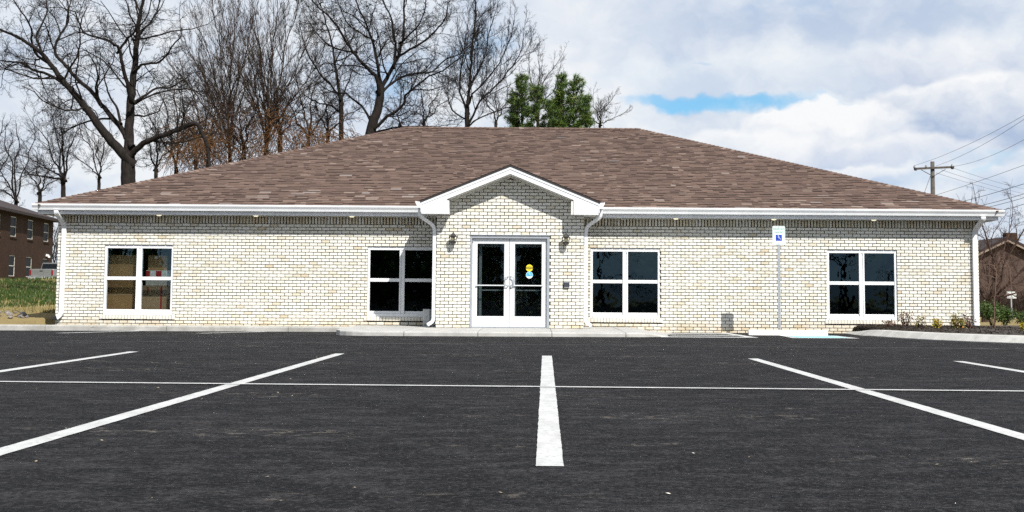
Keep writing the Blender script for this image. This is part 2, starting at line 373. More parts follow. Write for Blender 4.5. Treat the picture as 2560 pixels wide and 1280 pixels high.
M['bark'] = bark_mat('dark_bark', (0.008, 0.0065, 0.006), (0.026, 0.021, 0.018))
M['bark_grey'] = bark_mat('grey_bark', (0.014, 0.012, 0.0115), (0.048, 0.041, 0.035))
M['bark_brown'] = bark_mat('brown_bark', (0.020, 0.013, 0.010), (0.056, 0.037, 0.026))
M['bark_red'] = bark_mat('reddish_bark', (0.035, 0.021, 0.017), (0.10, 0.064, 0.050))
M['sapling'] = bark_mat('sapling_bark', (0.11, 0.065, 0.045), (0.19, 0.125, 0.095))
M['vine'] = bark_mat('rusty_vine', (0.060, 0.030, 0.015), (0.19, 0.10, 0.045))
M['pale_bark'] = bark_mat('pale_bark', (0.10, 0.085, 0.075), (0.26, 0.23, 0.20))
M['needle'] = leaf_mat('pine_needle', (0.030, 0.070, 0.012), (0.115, 0.175, 0.025), (0.19, 0.22, 0.045))
M['shrub'] = leaf_mat('evergreen_leaf', (0.020, 0.048, 0.010), (0.075, 0.125, 0.022), (0.13, 0.17, 0.04))
M['red_leaf'] = leaf_mat('red_leaf', (0.06, 0.028, 0.022), (0.17, 0.060, 0.028), (0.20, 0.16, 0.03))
M['gold_leaf'] = leaf_mat('gold_leaf', (0.25, 0.22, 0.02), (0.50, 0.38, 0.03), (0.45, 0.20, 0.02))
M['mix_leaf'] = leaf_mat('orange_green_leaf', (0.09, 0.11, 0.02), (0.26, 0.17, 0.02), (0.38, 0.13, 0.02))
M['wood'] = simple('weathered_pole_wood', (0.070, 0.061, 0.052), 0.3, 5, 0.9, 0, 0.4)
M['wire'] = simple('cable_sheath', (0.09, 0.10, 0.115), 0.1, 3, 0.6)
M['porcelain'] = simple('insulator', (0.22, 0.22, 0.23), 0.3, 20, 0.3)
M['galv'] = simple('galvanised_post', (0.36, 0.38, 0.40), 0.1, 20, 0.5, 0.4)
M['sign_white'] = simple('sign_white', (0.78, 0.80, 0.80), 0.03, 5, 0.4)
M['sign_green'] = simple('sign_green', (0.03, 0.26, 0.17), 0.05, 5, 0.4)
M['sign_blue'] = simple('sign_blue', (0.015, 0.055, 0.42), 0.05, 5, 0.4)
M['st_yellow'] = simple('sticker_yellow', (0.78, 0.62, 0.02), 0.04, 5, 0.5)
M['st_black'] = simple('sticker_ink', (0.05, 0.04, 0.01), 0.05, 5, 0.5)
M['st_blue'] = simple('sticker_blue', (0.05, 0.40, 0.66), 0.04, 5, 0.5)
M['card'] = cardboard('cardboard', (0.42, 0.28, 0.13)); M['card2'] = cardboard('pale_cardboard', (0.42, 0.33, 0.21))
M['red'] = simple('red_print', (0.34, 0.02, 0.02), 0.1, 10, 0.5)
M['pack'] = simple('white_package', (0.66, 0.70, 0.66), 0.05, 6, 0.5)
M['brown_brick'] = rubble_brick('brown_brickwork', (0.034, 0.0160, 0.009), (0.052, 0.0265, 0.0150), (0.033, 0.022, 0.016))
M['brown_brick2'] = rubble_brick('reddish_brickwork', (0.060, 0.038, 0.030), (0.085, 0.056, 0.045), (0.075, 0.06, 0.05))
M['brown_roof'] = simple('brown_roofing', (0.024, 0.013, 0.012), 0.3, 4, 0.9)
M['cream'] = simple('cream_window_frame', (0.62, 0.60, 0.52), 0.05, 4, 0.5)
M['dark_glass'] = simple('far_window_glass', (0.010, 0.013, 0.017), 0.1, 3, 0.45, 0.0, 0, None, 2, 0.08)
M['curtain'] = simple('curtain', (0.45, 0.48, 0.52), 0.2, 3, 0.8)
M['silver'] = simple('silver_car_paint', (0.26, 0.27, 0.27), 0.08, 3, 0.35, 0.5)
M['chrome'] = simple('bright_bumper', (0.70, 0.71, 0.72), 0.08, 8, 0.25, 0.6)
M['tail'] = simple('tail_light', (0.20, 0.012, 0.015), 0.2, 10, 0.3)
M['tyre'] = simple('tyre', (0.014, 0.014, 0.014), 0.2, 20, 0.85)
M['rock'] = concrete_mat('rock', (0.15, 0.135, 0.13), (0.25, 0.225, 0.21), 0.4)
M['box_grey'] = simple('grey_box', (0.52, 0.53, 0.52), 0.05, 5, 0.5)
M['bulb'] = emit_mat('frosted_bulb', (0.9, 0.86, 0.70), 0.35)
M['soffit_lamp'] = emit_mat('soffit_lamp', (1.0, 0.92, 0.66), 0.55)
M['leaf_dead'] = leaf_mat('dead_leaf', (0.22, 0.16, 0.09), (0.45, 0.38, 0.27), (0.60, 0.57, 0.50))

# ------------------------------------------------------------------ ground, lot, kerbs
def sstep(a, b, v):
    t = min(1, max(0, (v - a) / (b - a))); return t * t * (3 - 2 * t)
def gz(X, Y):                                # the parking lot: level near the camera, falling gently to the building
    k = min(1.0, max(0.0, (Y - 17.0) / 13.0))
    return k * (-0.105 + 0.0022 * max(-14, min(14, X)))
def gpx(x, y, dz=0.0):
    d = ray(x, y); z = 0.0
    for _ in range(12):
        s = (z + dz - CAM_Z) / d.z; p = CAM + d * s; z = gz(p.x, p.y)
    return p
def sheet(name, xs, ys, fn, mat, **tags):
    vs = [(x, y, fn(x, y)) for y in ys for x in xs]; n = len(xs)
    fs = [(j * n + i, j * n + i + 1, (j + 1) * n + i + 1, (j + 1) * n + i) for j in range(len(ys) - 1) for i in range(n - 1)]
    mb = MB(); mb.add(vs, fs, 0.5, True); return mb.build(name, mat, **tags)

rng = random.Random(7)
def terrain(X, Y):
    left = sstep(-9, -14, X)
    z = 0.0
    if Y < 30.45: return -0.6
    if Y < 32.5 and X > -12.2: return -0.6 if X < 12.0 else -0.02
    base = -0.02
    bank = 0.02 + 0.20 * sstep(30.6, 34, Y) + 1.40 * min(1, max(0, (Y - 34) / 40.0)) - 0.2 * sstep(76, 96, Y)
    bank += 0.05 * math.sin(X * 1.3 + Y * 0.7) * sstep(34, 38, Y)
    far = 0.6 * sstep(60, 200, Y)
    return base * (1 - left) + left * bank + far * (1 - left)
xs = [-900, -500, -300, -200, -140, -100, -75, -60, -50, -44] + [-40 + i for i in range(0, 81)] + [44, 50, 60, 75, 100, 140, 200, 300, 500, 900]
ys = [-600, -300, -120, -60, 0, 25, 30.40, 30.50, 31, 31.6, 32.4, 32.6] + [33 + i * 0.8 for i in range(0, 62)] + [84, 88, 94, 100, 110, 130, 160, 200, 260, 350, 500, 900, 1500]
sheet('ground', xs, ys, terrain, M['turf'], kind='structure')
ax = [-70 + i * 2 for i in range(71)]; ay = [-50, -40, -30, -20, -10, 0, 5, 10, 15, 17] + [17 + i for i in range(1, 15)]
lot = sheet('parking_lot', ax, ay, gz, M['asphalt'], kind='structure')

LINE_H = 0.004
def ground_strip(name, pts_a, pts_b, mat, parent=lot, h=LINE_H, n=120, jit=0.0022):
    """a painted strip between two edges, each a pair of ground points, with a slightly uneven sprayed edge"""
    vs = []; rr = random.Random(len(name) + int(pts_a[0].x * 100))
    for i in range(n + 1):
        t = i / n
        for (a, b) in (pts_a, pts_b):
            p = a.lerp(b, t); x = p.x + rr.uniform(-jit, jit); y = p.y + rr.uniform(-jit, jit)
            vs.append((x, y, gz(x, y) + h))
    fs = [(2 * i, 2 * i + 1, 2 * i + 3, 2 * i + 2) for i in range(n)]
    mb = MB(); mb.add(vs, fs); return mb.build(name, mat, parent)
def stall_line(far, near, wd=0.13):
    f, n = Vector(far), Vector(near); s = (n - f).normalized(); s = Vector((-s.y, s.x, 0)) * (wd / 2)
    return ground_strip('parking_line', (f + s, n + s), (f - s, n - s), M['paint'])
def line_px(f, n, wd=0.13): return stall_line(gpx(*f), gpx(*n), wd)
line_px((1367.5, 890), (1374.5, 1167))
# lines that run out of the picture are carried on to the length of the centre one
def line_out(f, n, length, wd=0.13):
    a, b = gpx(*f), gpx(*n); d = (b - a).normalized(); return stall_line(a, a + d * length, wd)
LEN = (gpx(1374.5, 1167) - gpx(1367.5, 890)).length
line_out((850, 884.5), (0, 1131), LEN); line_out((1882, 897), (2560, 1094), LEN)
line_out((335, 879.5), (0, 929), LEN); line_out((2395, 903.5), (2560, 930), LEN)
a, b = gpx(-5, 955.5), gpx(2560, 979.5); d = (b - a).normalized()
a0, b0 = a - d * 6, b + d * 6; s = Vector((-d.y, d.x, 0)) * 0.050
ground_strip('parking_line', (a0 + s, b0 + s), (a0 - s, b0 - s), M['paint'], h=0.0075, n=60)
# stall lines against the building on the left, seen end on
for f, n in (((370, 826.5), (148, 833)), ((665, 829.0), (497, 833.5))):
    line_px(f, n, 0.22)
# hatched access aisle
for f, n in (((1652, 830.6), (1806, 831.0)), ((1668, 834.2), (1832, 834.8)), ((1672, 838.0), (1856, 838.8)), ((1650, 842.4), (1882, 843.6))):
    line_px(f, n, 0.60)
line_px((1800, 830.2), (1886, 844.6), 0.20); 
# accessible parking emblem on the asphalt: blue field with white edge
q = [gpx(1945, 838.2), gpx(2090, 839.8), gpx(2150, 846.5), gpx(1982, 845.5)]
def quad_sheet(name, q, mat, h, parent=lot):
    mb = MB(); mb.add([(p.x, p.y, gz(p.x, p.y) + h) for p in q], [(0, 1, 2, 3)]); return mb.build(name, mat, parent)
c = sum(q, Vector()) / 4
quad_sheet('painted_emblem', q, M['paint'], 0.004)
quad_sheet('painted_field', [c + (p - c) * 0.78 for p in q], M['blue_paint'], 0.008)

# joints between the paving passes
def seam(f, n, wd, m):
    a_, b_ = gpx(*f), gpx(*n); d_ = (b_ - a_).normalized(); s_ = Vector((-d_.y, d_.x, 0)) * (wd / 2); a_ = a_ - d_ * 8; b_ = b_ + d_ * 8
    ground_strip('paving_joint', (a_ + s_, b_ + s_), (a_ - s_, b_ - s_), m, h=0.002, n=160, jit=wd * 0.35)
seam((1300, 861.5), (2100, 868.5), 0.10, M['joint_pale']); seam((0, 996), (1720, 1005), 0.022, M['joint_dark']); seam((0, 858), (900, 860), 0.12, M['joint_dark'])
def loft(name, outer, inner, zb, zt, mat, parent=None, nose=((0, 0), (0.006, 0.03), (0.015, 0.010), (0.035, 0.0)), **tags):
    """kerb or pad: vertical outer face with a small rounded nose, top sheet to the inner edge"""
    n = len(outer); vs = []; 
    for o, i in zip(outer, inner):
        o, i = Vector((o[0], o[1], 0)), Vector((i[0], i[1], 0)); d = (i - o); L = d.length; d.normalize()
        b = zb(o.x, o.y) - 0.08; t = zt(o.x, o.y)
        for q_, (off, dz_) in enumerate(nose): p = o + d * off; vs.append((p.x, p.y, b if q_ == 0 else t - dz_))
        vs.append((i.x, i.y, zt(i.x, i.y))); vs.append((i.x, i.y, b))
    k = 6; fs = [(a * k + j, (a + 1) * k + j, (a + 1) * k + j + 1, a * k + j + 1) for a in range(n - 1) for j in range(k - 1)]
    fs += [tuple(range(k))[::-1], tuple(range((n - 1) * k, n * k))]
    mb = MB(); mb.add(vs, fs); return mb.build(name, mat, parent, **tags)
# the long kerb on the left, in cast lengths
kerb_root = empty('kerb', (-20, 30.2, 0)); kerb_root['kind'] = 'structure'
xk = -45.0
while xk < -3.9:
    x1 = min(xk + 3.0, -3.85); g = 0.006
    loft('kerb_section', [(xk + g, 30.28), (x1 - g, 30.28)], [(xk + g, 30.97 if xk > -12 else 30.6), (x1 - g, 30.97 if xk > -12 else 30.6)],
         lambda x, y: gz(x, y), lambda x, y: 0.005, M['grey_kerb'], kerb_root)
    xk = x1
# walkway in front of the entrance
YP = 29.3                                     # porch wall
def pad_top(x, y): return 0.035 - 0.006 * max(0, 29.3 - y) - (0.125 * sstep(2.35, 3.35, x))
arc = [(-4.35, 30.9)] + [(-4.35 + 0.9 - 0.9 * math.cos(t), 27.4 - 0.9 * math.sin(t)) for t in [i * math.pi / 16 for i in range(9)]]
front = [(-3.0 + 0.5 * i, 26.5) for i in range(0, 11)] + [(2.3, 26.55), (2.7, 26.75), (3.1, 27.1), (3.4, 27.6), (3.5, 28.4), (3.5, 30.95)]
outer = arc + front
inner = [(max(-4.0, min(3.0, o[0] * 0.98)), 30.96) for o in outer]
vs_in = []
walk = empty('walkway', (-0.5, 28.5, 0)); walk['kind'] = 'structure'
# top surface and front face as slabs between control joints
def pad_slabs():
    cuts = [-4.36, -2.75, -1.15, 0.45, 2.05, 3.51]
    def front_y(x):
        P = outer
        for (a, b) in zip(P[:-1], P[1:]):
            if a[0] <= x <= b[0] and b[0] > a[0]: 
                t = (x - a[0]) / (b[0] - a[0]); return a[1] + (b[1] - a[1]) * t
        return 27.4
    for c0, c1 in zip(cuts[:-1], cuts[1:]):
        n = 10; g = 0.007; xs_ = [c0 + g + (c1 - c0 - 2 * g) * i / n for i in range(n + 1)]
        loft('walkway_slab', [(x, front_y(x)) for x in xs_], [(x, 30.96) for x in xs_], gz, pad_top, M['walk'], walk)
pad_slabs()

# planting bed kerb on the right
kp = [(7.82, 30.95), (7.83, 30.0), (7.85, 28.9), (7.92, 27.8), (8.06, 26.5), (8.29, 25.3), (8.72, 24.15), (9.3, 23.1), (10.1, 22.2), (11.2, 21.6), (13, 21.3), (16, 21.2), (24, 21.2)]
def norm_in(P, i, wd):
    a = Vector(P[max(i - 1, 0)]); b = Vector(P[min(i + 1, len(P) - 1)]); d = (b - a).normalized(); return (P[i][0] - d.y * wd, P[i][1] + d.x * wd)
fine = []
for a_, b_ in zip(kp[:-1], kp[1:]):
    for k in range(4): t = k / 4; fine.append((a_[0] + (b_[0] - a_[0]) * t, a_[1] + (b_[1] - a_[1]) * t))
fine.append(kp[-1])
bk = empty('bed_kerb', (9, 26, 0)); bk['kind'] = 'structure'
kin = [norm_in(fine, i, 0.30) for i in range(len(fine))]
def ktop(x, y): return gz(x, y) + 0.05 + 0.10 * sstep(31.0, 28.3, y)
segs = [(0, 18), (18, 24), (24, 31), (31, len(fine) - 1)]
for s0, s1 in segs:
    O = [Vector(p) for p in fine[s0:s1 + 1]]; I = [Vector(p) for p in kin[s0:s1 + 1]]
    O[0] = O[0].lerp(O[1], 0.03); I[0] = I[0].lerp(I[1], 0.03); O[-1] = O[-1].lerp(O[-2], 0.03); I[-1] = I[-1].lerp(I[-2], 0.03)
    loft('kerb_section', O, I, gz, ktop, M['kerb'], bk, nose=((0, 0), (0.0, 0.135), (0.15, 0.015), (0.19, 0.0)))
# mulch bed
mb = MB(); rows = []
rm = random.Random(5)
for i in range(len(fine)):
    ix, iy = kin[i]; tx, ty = (max(ix, 7.99), 30.97) if ix < 11.4 else (ix + 0.3, 31.2)
    row = []
    for k in range(9):
        t = k / 8; x = ix + (tx - ix) * t; y = iy + (ty - iy) * t
        row.append((x, y, ktop(ix, iy) - 0.03 + 0.05 * math.sin(math.pi * min(1, t * 1.2)) + rm.uniform(-0.012, 0.012) + 0.04 * t))
    rows.append(row)
vs = [p for r in rows for p in r]; fs = [(i * 9 + k, i * 9 + k + 1, (i + 1) * 9 + k + 1, (i + 1) * 9 + k) for i in range(len(rows) - 1) for k in range(8)]
mb.add(vs, fs); bed = mb.build('mulch_bed', M['mulch'], kind='structure')
def bed_z(x, y): return gz(x, y) + 0.165
mb = MB()
for _ in range(3500):                          # loose chips
    i = rm.randrange(4, 36); k = rm.random(); a_ = Vector(rows[i][0]).lerp(Vector(rows[i][8]), k * 0.9); a_.z = rows[i][min(8, int(k * 7.2) )][2] + 0.01
    if a_.x > 13: continue
    d = Vector((rm.uniform(-1, 1), rm.uniform(-1, 1), rm.uniform(-0.1, 0.6))).normalized() * rm.uniform(0.015, 0.05)
    mb.bar(a_ - d, a_ + d, rm.uniform(0.008, 0.02), 0.008)
mb.build('mulch_chips', M['mulch'], bed, kind='stuff')

# ------------------------------------------------------------------ the building
BX0, BX1, BY0, BY1 = -12.04, 11.35, 31.0, 46.75
ZS = 2.79                                      # soffit
GX0, GX1 = -2.286, 1.249                       # porch wall
B = empty('office_building', (-0.4, 31, 0), 'single-storey cream brick office with brown hipped roof and white gabled entrance', 'building')
BL, BH, JT = 0.203, 0.0794, 0.0165            # brick module and joint
WZ0, WZ1 = 0.245, 2.03
WINS = [(-10.85, -9.09), (-4.166, -2.41), (1.494, 3.27), (7.50, 9.28)]
DX0, DX1, DZ1 = -1.475, 0.432, 2.246
# carcass (mortar face) with openings, built as boxes butted end to end
mb = MB()
def wall_boxes(mb, x0, x1, y0, y1, z0, z1, holes):
    xs_ = sorted({x0, x1} | {h[0] for h in holes} | {h[1] for h in holes})
    for a_, b_ in zip(xs_[:-1], xs_[1:]):
        hs = [h for h in holes if h[0] <= a_ + 1e-6 and h[1] >= b_ - 1e-6]
        if not hs: mb.box(a_, b_, y0, y1, z0, z1)
        else:
            h = hs[0]
            if h[2] > z0: mb.box(a_, b_, y0, y1, z0, h[2])
            if h[3] < z1: mb.box(a_, b_, y0, y1, h[3], z1)
PROUD = 0.024
wall_boxes(mb, BX0, BX1, BY0 + PROUD, BY0 + 0.22, -0.25, ZS, [(w0, w1, WZ0, WZ1) for w0, w1 in WINS])
mb.box(BX0, BX0 + 0.22, BY0 + 0.222, BY1, -0.25, ZS); mb.box(BX1 - 0.22, BX1, BY0 + 0.222, BY1, -0.25, ZS); mb.box(BX0 + 0.222, BX1 - 0.222, BY1 - 0.2, BY1, -0.25, ZS)
# porch
wall_boxes(mb, GX0, GX1, YP + PROUD, YP + 0.20, -0.1, ZS, [(DX0, DX1, -0.1, DZ1)])
gcx = (GX0 + GX1) / 2; SLP = 0.408; GPK = CAM_Z + 3.13; GHW = 2.107
def rake_z(x): return GPK - 0.272 - SLP * abs(x - gcx)      # underside of the rake soffit
zt_edge = ZS + 0.001
mb.prism([(GX0, zt_edge), (GX1, zt_edge), (GX1, max(zt_edge, rake_z(GX1))), (gcx, rake_z(gcx)), (GX0, max(zt_edge, rake_z(GX0)))], 1, YP + PROUD, YP + 0.20)
mb.box(GX0, GX0 + 0.2, YP + 0.202, BY0 + PROUD - 0.002, -0.1, ZS); mb.box(GX1 - 0.2, GX1, YP + 0.202, BY0 + PROUD - 0.002, -0.1, ZS)
mb.build('wall', M['mortar'], B)
# inside: dim rooms
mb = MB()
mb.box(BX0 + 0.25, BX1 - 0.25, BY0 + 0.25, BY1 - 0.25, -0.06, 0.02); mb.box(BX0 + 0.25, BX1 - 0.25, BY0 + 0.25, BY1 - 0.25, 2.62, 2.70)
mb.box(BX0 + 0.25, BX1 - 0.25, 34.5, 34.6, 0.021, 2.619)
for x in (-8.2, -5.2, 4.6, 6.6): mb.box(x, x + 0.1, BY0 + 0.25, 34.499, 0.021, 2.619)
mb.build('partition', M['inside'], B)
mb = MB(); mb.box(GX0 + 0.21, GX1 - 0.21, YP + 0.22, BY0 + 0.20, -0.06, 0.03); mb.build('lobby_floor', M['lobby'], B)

# bricks: individuals nearest the camera, the rest as one part
cut_bricks = []; bricks = []                                    # (x, z, w, h, front y)
def lay(x0, x1, z0, z1, yf, holes, top=None):
    rows_ = int(round((z1 - z0) / BH)); rb = random.Random(int(x0 * 100) + 3)
    for r in range(rows_):
        za = z0 + r * BH + JT / 2; zb = za + BH - JT
        if zb > z1 + 0.002: break
        off = (r % 2) * BL / 2
        x = x0 - off
        while x < x1 - 0.01:
            a_, b_ = max(x + JT / 2, x0), min(x + BL - JT / 2, x1); x += BL
            spans = [(a_, b_)]
            for h in holes:
                if za < h[3] - 0.004 and zb > h[2] + 0.004:
                    out = []
                    for s_ in spans:
                        if s_[1] <= h[0] or s_[0] >= h[1]: out.append(s_)
                        else:
                            if s_[0] < h[0] - 0.02: out.append((s_[0], h[0]))
                            if s_[1] > h[1] + 0.02: out.append((h[1], s_[1]))
                    spans = out
            for s_ in spans:
                if s_[1] - s_[0] < 0.02: continue
                if top is not None:
                    ta, tb = min(zb, top(s_[0])), min(zb, top(s_[1]))
                    if max(ta, tb) < za + 0.01: continue
                    if min(ta, tb) < zb - 0.001:            # cut on the slope under the gable
                        cut_bricks.append((s_[0], s_[1], za, max(ta, za + 0.001), max(tb, za + 0.001), yf + rb.uniform(-0.003, 0.002))); continue
                bricks.append((s_[0], s_[1], za, zb, yf + rb.uniform(-0.003, 0.002)))
SOLD = 0.205
lay(BX0, BX1, ZS - SOLD - 34 * BH, ZS - SOLD, BY0, [(w0, w1, WZ0 - 0.095, WZ1) for w0, w1 in WINS] + [(GX0 + 0.02, GX1 - 0.02, -1, 9)])
n_main = len(bricks)
lay(GX0, GX1, 0.03, 3.6, YP, [(DX0, DX1, -1, DZ1)], lambda x: rake_z(x) + 0.005)
porch = bricks[n_main:]; main_b = bricks[:n_main]
porch.sort(key=lambda b: (-(min(b[1] - b[0], 0.19)), abs(b[2] - 0.9) + 0.2 * abs((b[0] + b[1]) / 2)))
single, rest = porch[:300], porch[300:] + main_b
rb = random.Random(11)
mbw = MB()
def brick_shape(mb, x0, x1, z0, z1, y0, y1, tint, j=0.0025):
    e = [rb.uniform(-j, j) for _ in range(8)]
    vs = [(x0 + e[0], y0, z0 + e[4]), (x1 + e[1], y0, z0 + e[5]), (x1 + e[2], y0, z1 + e[6]), (x0 + e[3], y0, z1 + e[7]), (x0, y1, z0), (x1, y1, z0), (x1, y1, z1), (x0, y1, z1)]
    mb.add(vs, [(0, 1, 2, 3), (1, 0, 4, 5), (2, 1, 5, 6), (3, 2, 6, 7), (0, 3, 7, 4)], tint)
for b in rest: brick_shape(mbw, b[0], b[1], b[2], b[3], b[4], b[4] + 0.03, rb.random())
for x0_, x1_, z0_, za_, zb_, y_ in cut_bricks:
    mbw.add([(x0_, y_, z0_), (x1_, y_, z0_), (x1_, y_, zb_), (x0_, y_, za_), (x0_, y_ + 0.03, z0_), (x1_, y_ + 0.03, z0_), (x1_, y_ + 0.03, zb_), (x0_, y_ + 0.03, za_)], [(0, 1, 2, 3), (1, 0, 4, 5), (2, 1, 5, 6), (3, 2, 6, 7), (0, 3, 7, 4)], rb.random())
# soldier course under the eaves; tints lean dark to deepen the eave shade
x = BX0 + JT / 2
while x < BX1 - 0.05:
    if not (GX0 - 0.06 < x < GX1 - 0.02): brick_shape(mbw, x + 0.003, x + BH - JT - 0.007, ZS - SOLD + JT / 2, ZS - 0.004, BY0 + rb.uniform(-0.004, 0.003), BY0 + 0.03, rb.choice((0.0, 0.01, 0.03, 0.08, 0.2, 0.6, 1.0, 1.0, 0.985)))
    x += BH
# corner returns on the side walls
for r in range(36):
    z = -0.15 + r * BH
    for sx, x_ in ((-1, BX0), (1, BX1)):
        for k in range(4):
            y_ = BY0 + 0.04 + k * BL + (r % 2) * BL / 2
            mbw.box(min(x_, x_ + sx * 0.010), max(x_, x_ + sx * 0.010), y_, y_ + BL - JT, z + JT / 2, z + BH - JT / 2, rb.random())
mbw.build('brick_course', M['brick'], B, kind='stuff')
protos = []
for k in range(6):
    mb = MB(); brick_shape(mb, -0.0932, 0.0932, -0.03145, 0.03145, 0, 0.03, 0.5); protos.append(mb.mesh('brick', M['brick1']))
half = []
for k in range(2):
    mb = MB(); brick_shape(mb, -0.5, 0.5, -0.03145, 0.03145, 0, 0.03, 0.5, 0.0015); half.append(mb.mesh('brick', M['brick1']))
bloc = B.location
for b in single:
    wd = b[1] - b[0]; full = abs(wd - (BL - JT)) < 0.002
    o = bpy.data.objects.new('brick', rb.choice(protos if full else half)); C.objects.link(o); o.parent = B
    o.location = Vector(((b[0] + b[1]) / 2, b[4], (b[2] + b[3]) / 2)) - bloc
    if not full: o.scale.x = wd

# windows
def add_window(w0, w1, clear):
    yo = BY0 + 0.035                           # face of the frame, set back from the brick
    mb = MB(); fw_, mw = 0.062, 0.135; mid = (w0 + w1) / 2; zm = 1.18
    z0, z1 = WZ0 + 0.004, WZ1 - 0.004
    mb.box(w0 + 0.003, w0 + fw_, yo, yo + 0.12, z0, z1); mb.box(w1 - fw_, w1 - 0.003, yo, yo + 0.12, z0, z1)
    mb.box(w0 + fw_, w1 - fw_, yo, yo + 0.12, z1 - 0.085, z1); mb.box(w0 + fw_, w1 - fw_, yo - 0.02, yo + 0.12, z0, z0 + 0.075)
    win = mb.build('window', M['trim'], B, bevel=0.004)
    mb = MB(); mb.box(mid - mw / 2, mid - 0.028, yo - 0.004, yo + 0.11, z0 + 0.0755, z1 - 0.0855); mb.box(mid + 0.028, mid + mw / 2, yo - 0.004, yo + 0.11, z0 + 0.0755, z1 - 0.0855)
    mb.box(mid - 0.0278, mid + 0.0278, yo + 0.012, yo + 0.10, z0 + 0.0755, z1 - 0.0855)
    mb.box(mid - 0.045, mid - 0.030, yo - 0.012, yo - 0.0045, z1 - 0.13, z1 - 0.088); mb.box(mid + 0.030, mid + 0.045, yo - 0.012, yo - 0.0045, z1 - 0.13, z1 - 0.088)
    mb.build('mullion', M['trim'], win, bevel=0.003)
    for a_, b_ in ((w0 + fw_, mid - mw / 2), (mid + mw / 2, w1 - fw_)):
        a_ += 0.001; b_ -= 0.001
        mb = MB(); mb.box(a_, b_, yo + 0.018, yo + 0.09, zm - 0.042, zm + 0.042); mb.build('meeting_rail', M['trim'], win, bevel=0.003)
        mb = MB(); mb.box(a_, b_, yo + 0.030, yo + 0.09, z0 + 0.076, z0 + 0.145); mb.build('sash_rail', M['trim'], win, bevel=0.003)
        for za, zb, nm, yg, mt in ((zm + 0.043, z1 - 0.0855, 'pane', 0.045, 'glass_clear' if clear else 'glass_up'), (z0 + 0.146, zm - 0.043, 'pane', 0.07, 'glass_clear_low' if clear else 'glass_low')):
            mb = MB(); mb.box(a_ - 0.0005, b_ + 0.0005, yo + yg, yo + yg + 0.006, za, zb); mb.build(nm, M[mt], win)
    # rowlock brick sill
    mb = MB(); x = w0 - 0.06
    while x < w1 + 0.05:
        brick_shape(mb, x, x + 0.070, WZ0 - 0.092, WZ0 - 0.001, BY0 - 0.030, BY0 + 0.05, rb.random() * 0.4 + 0.3, 0.002); x += BH
    mb.build('window_sill', M['brick'], win)
    mb = MB(); mb.box(w0 - 0.055, w1 + 0.05, BY0 - 0.018, BY0 + 0.02, WZ0 - 0.088, WZ0 - 0.005); mb.build('sill_mortar', M['mortar'], win)
    return win
for i, (w0, w1) in enumerate(WINS): add_window(w0, w1, i == 0)

# entrance doors
yd = YP + 0.06
mb = MB(); mb.box(DX0, DX0 + 0.045, YP - 0.004, YP + 0.16, 0.036, DZ1); mb.box(DX1 - 0.062, DX1, YP - 0.004, YP + 0.16, 0.036, DZ1); mb.box(DX0 + 0.0455, DX1 - 0.0625, YP - 0.004, YP + 0.16, DZ1 - 0.070, DZ1)
mb.box(DX0 - 0.01, DX1 + 0.01, YP - 0.03, YP + 0.02, DZ1 + 0.001, DZ1 + 0.02)
mb.build('door_frame', M['grey_alu'], B, bevel=0.004)
mb = MB(); mb.box(DX0 + 0.046, DX1 - 0.0625, YP - 0.01, YP + 0.2, 0.030, 0.050); mb.build('threshold', M['grey_alu'], B)
dmid = (DX0 + 0.045 + DX1 - 0.062) / 2
for side, (a_, b_) in enumerate(((DX0 + 0.047, dmid - 0.004), (dmid + 0.004, DX1 - 0.064))):
    z0, z1 = 0.056, DZ1 - 0.075; st = 0.125
    mb = MB(); mb.box(a_, a_ + st, yd, yd + 0.045, z0, z1); mb.box(b_ - st, b_, yd, yd + 0.045, z0, z1)
    mb.box(a_ + st + 0.0005, b_ - st - 0.0005, yd, yd + 0.045, z1 - 0.125, z1); mb.box(a_ + st + 0.0005, b_ - st - 0.0005, yd, yd + 0.045, z0, z0 + 0.255)
    leaf = mb.build('door_leaf', M['alu'], B, bevel=0.004)
    mb = MB(); mb.box(a_ + st - 0.002, b_ - st + 0.002, yd + 0.018, yd + 0.026, z0 + 0.254, z1 - 0.124); mb.build('door_glass', M['glass_door'], leaf)
    mb = MB(); mb.box(a_ + st - 0.03, b_ - st + 0.03, yd - 0.045, yd - 0.018, 1.035, 1.06)
    mb.box(a_ + st - 0.03, a_ + st - 0.005, yd - 0.0179, yd - 0.0005, 1.035, 1.06); mb.box(b_ - st + 0.005, b_ - st + 0.03, yd - 0.0179, yd - 0.0005, 1.035, 1.06)
    mb.build('push_bar', M['alu'], leaf, bevel=0.003)
    hx = (b_ - 0.055) if side == 0 else (a_ + 0.055); sg = -1 if side == 0 else 1
    mb = MB(); pts = [(hx - sg * 0.035, yd - 0.001, 1.26), (hx - sg * 0.02, yd - 0.05, 1.26), (hx + sg * 0.04, yd - 0.06, 1.24), (hx + sg * 0.05, yd - 0.06, 1.15), (hx + sg * 0.04, yd - 0.06, 1.06), (hx - sg * 0.02, yd - 0.05, 1.04), (hx - sg * 0.035, yd - 0.001, 1.04)]
    mb.tube(pts, 0.012, 8); mb.build('pull_handle', M['grey_alu'], leaf)
    if side == 1:
        mb = MB(); mb.lathe([(0.018, 0), (0.018, 0.012), (0.010, 0.014)], (0, 0, 0), 12)
        mb.v = [(p[0] + hx - 0.03, yd - 0.001 - p[2], p[1] + 0.985) for p in mb.v]; mb.build('lock', M['dark'], leaf)
    mb = MB(); px_ = a_ + 0.006 if side == 0 else b_ - 0.024
    mb.box(px_, px_ + 0.018, yd - 0.022, yd - 0.0005, z1 - 0.09, z1 + 0.005); mb.build('pivot', M['grey_alu'], leaf, bevel=0.002)
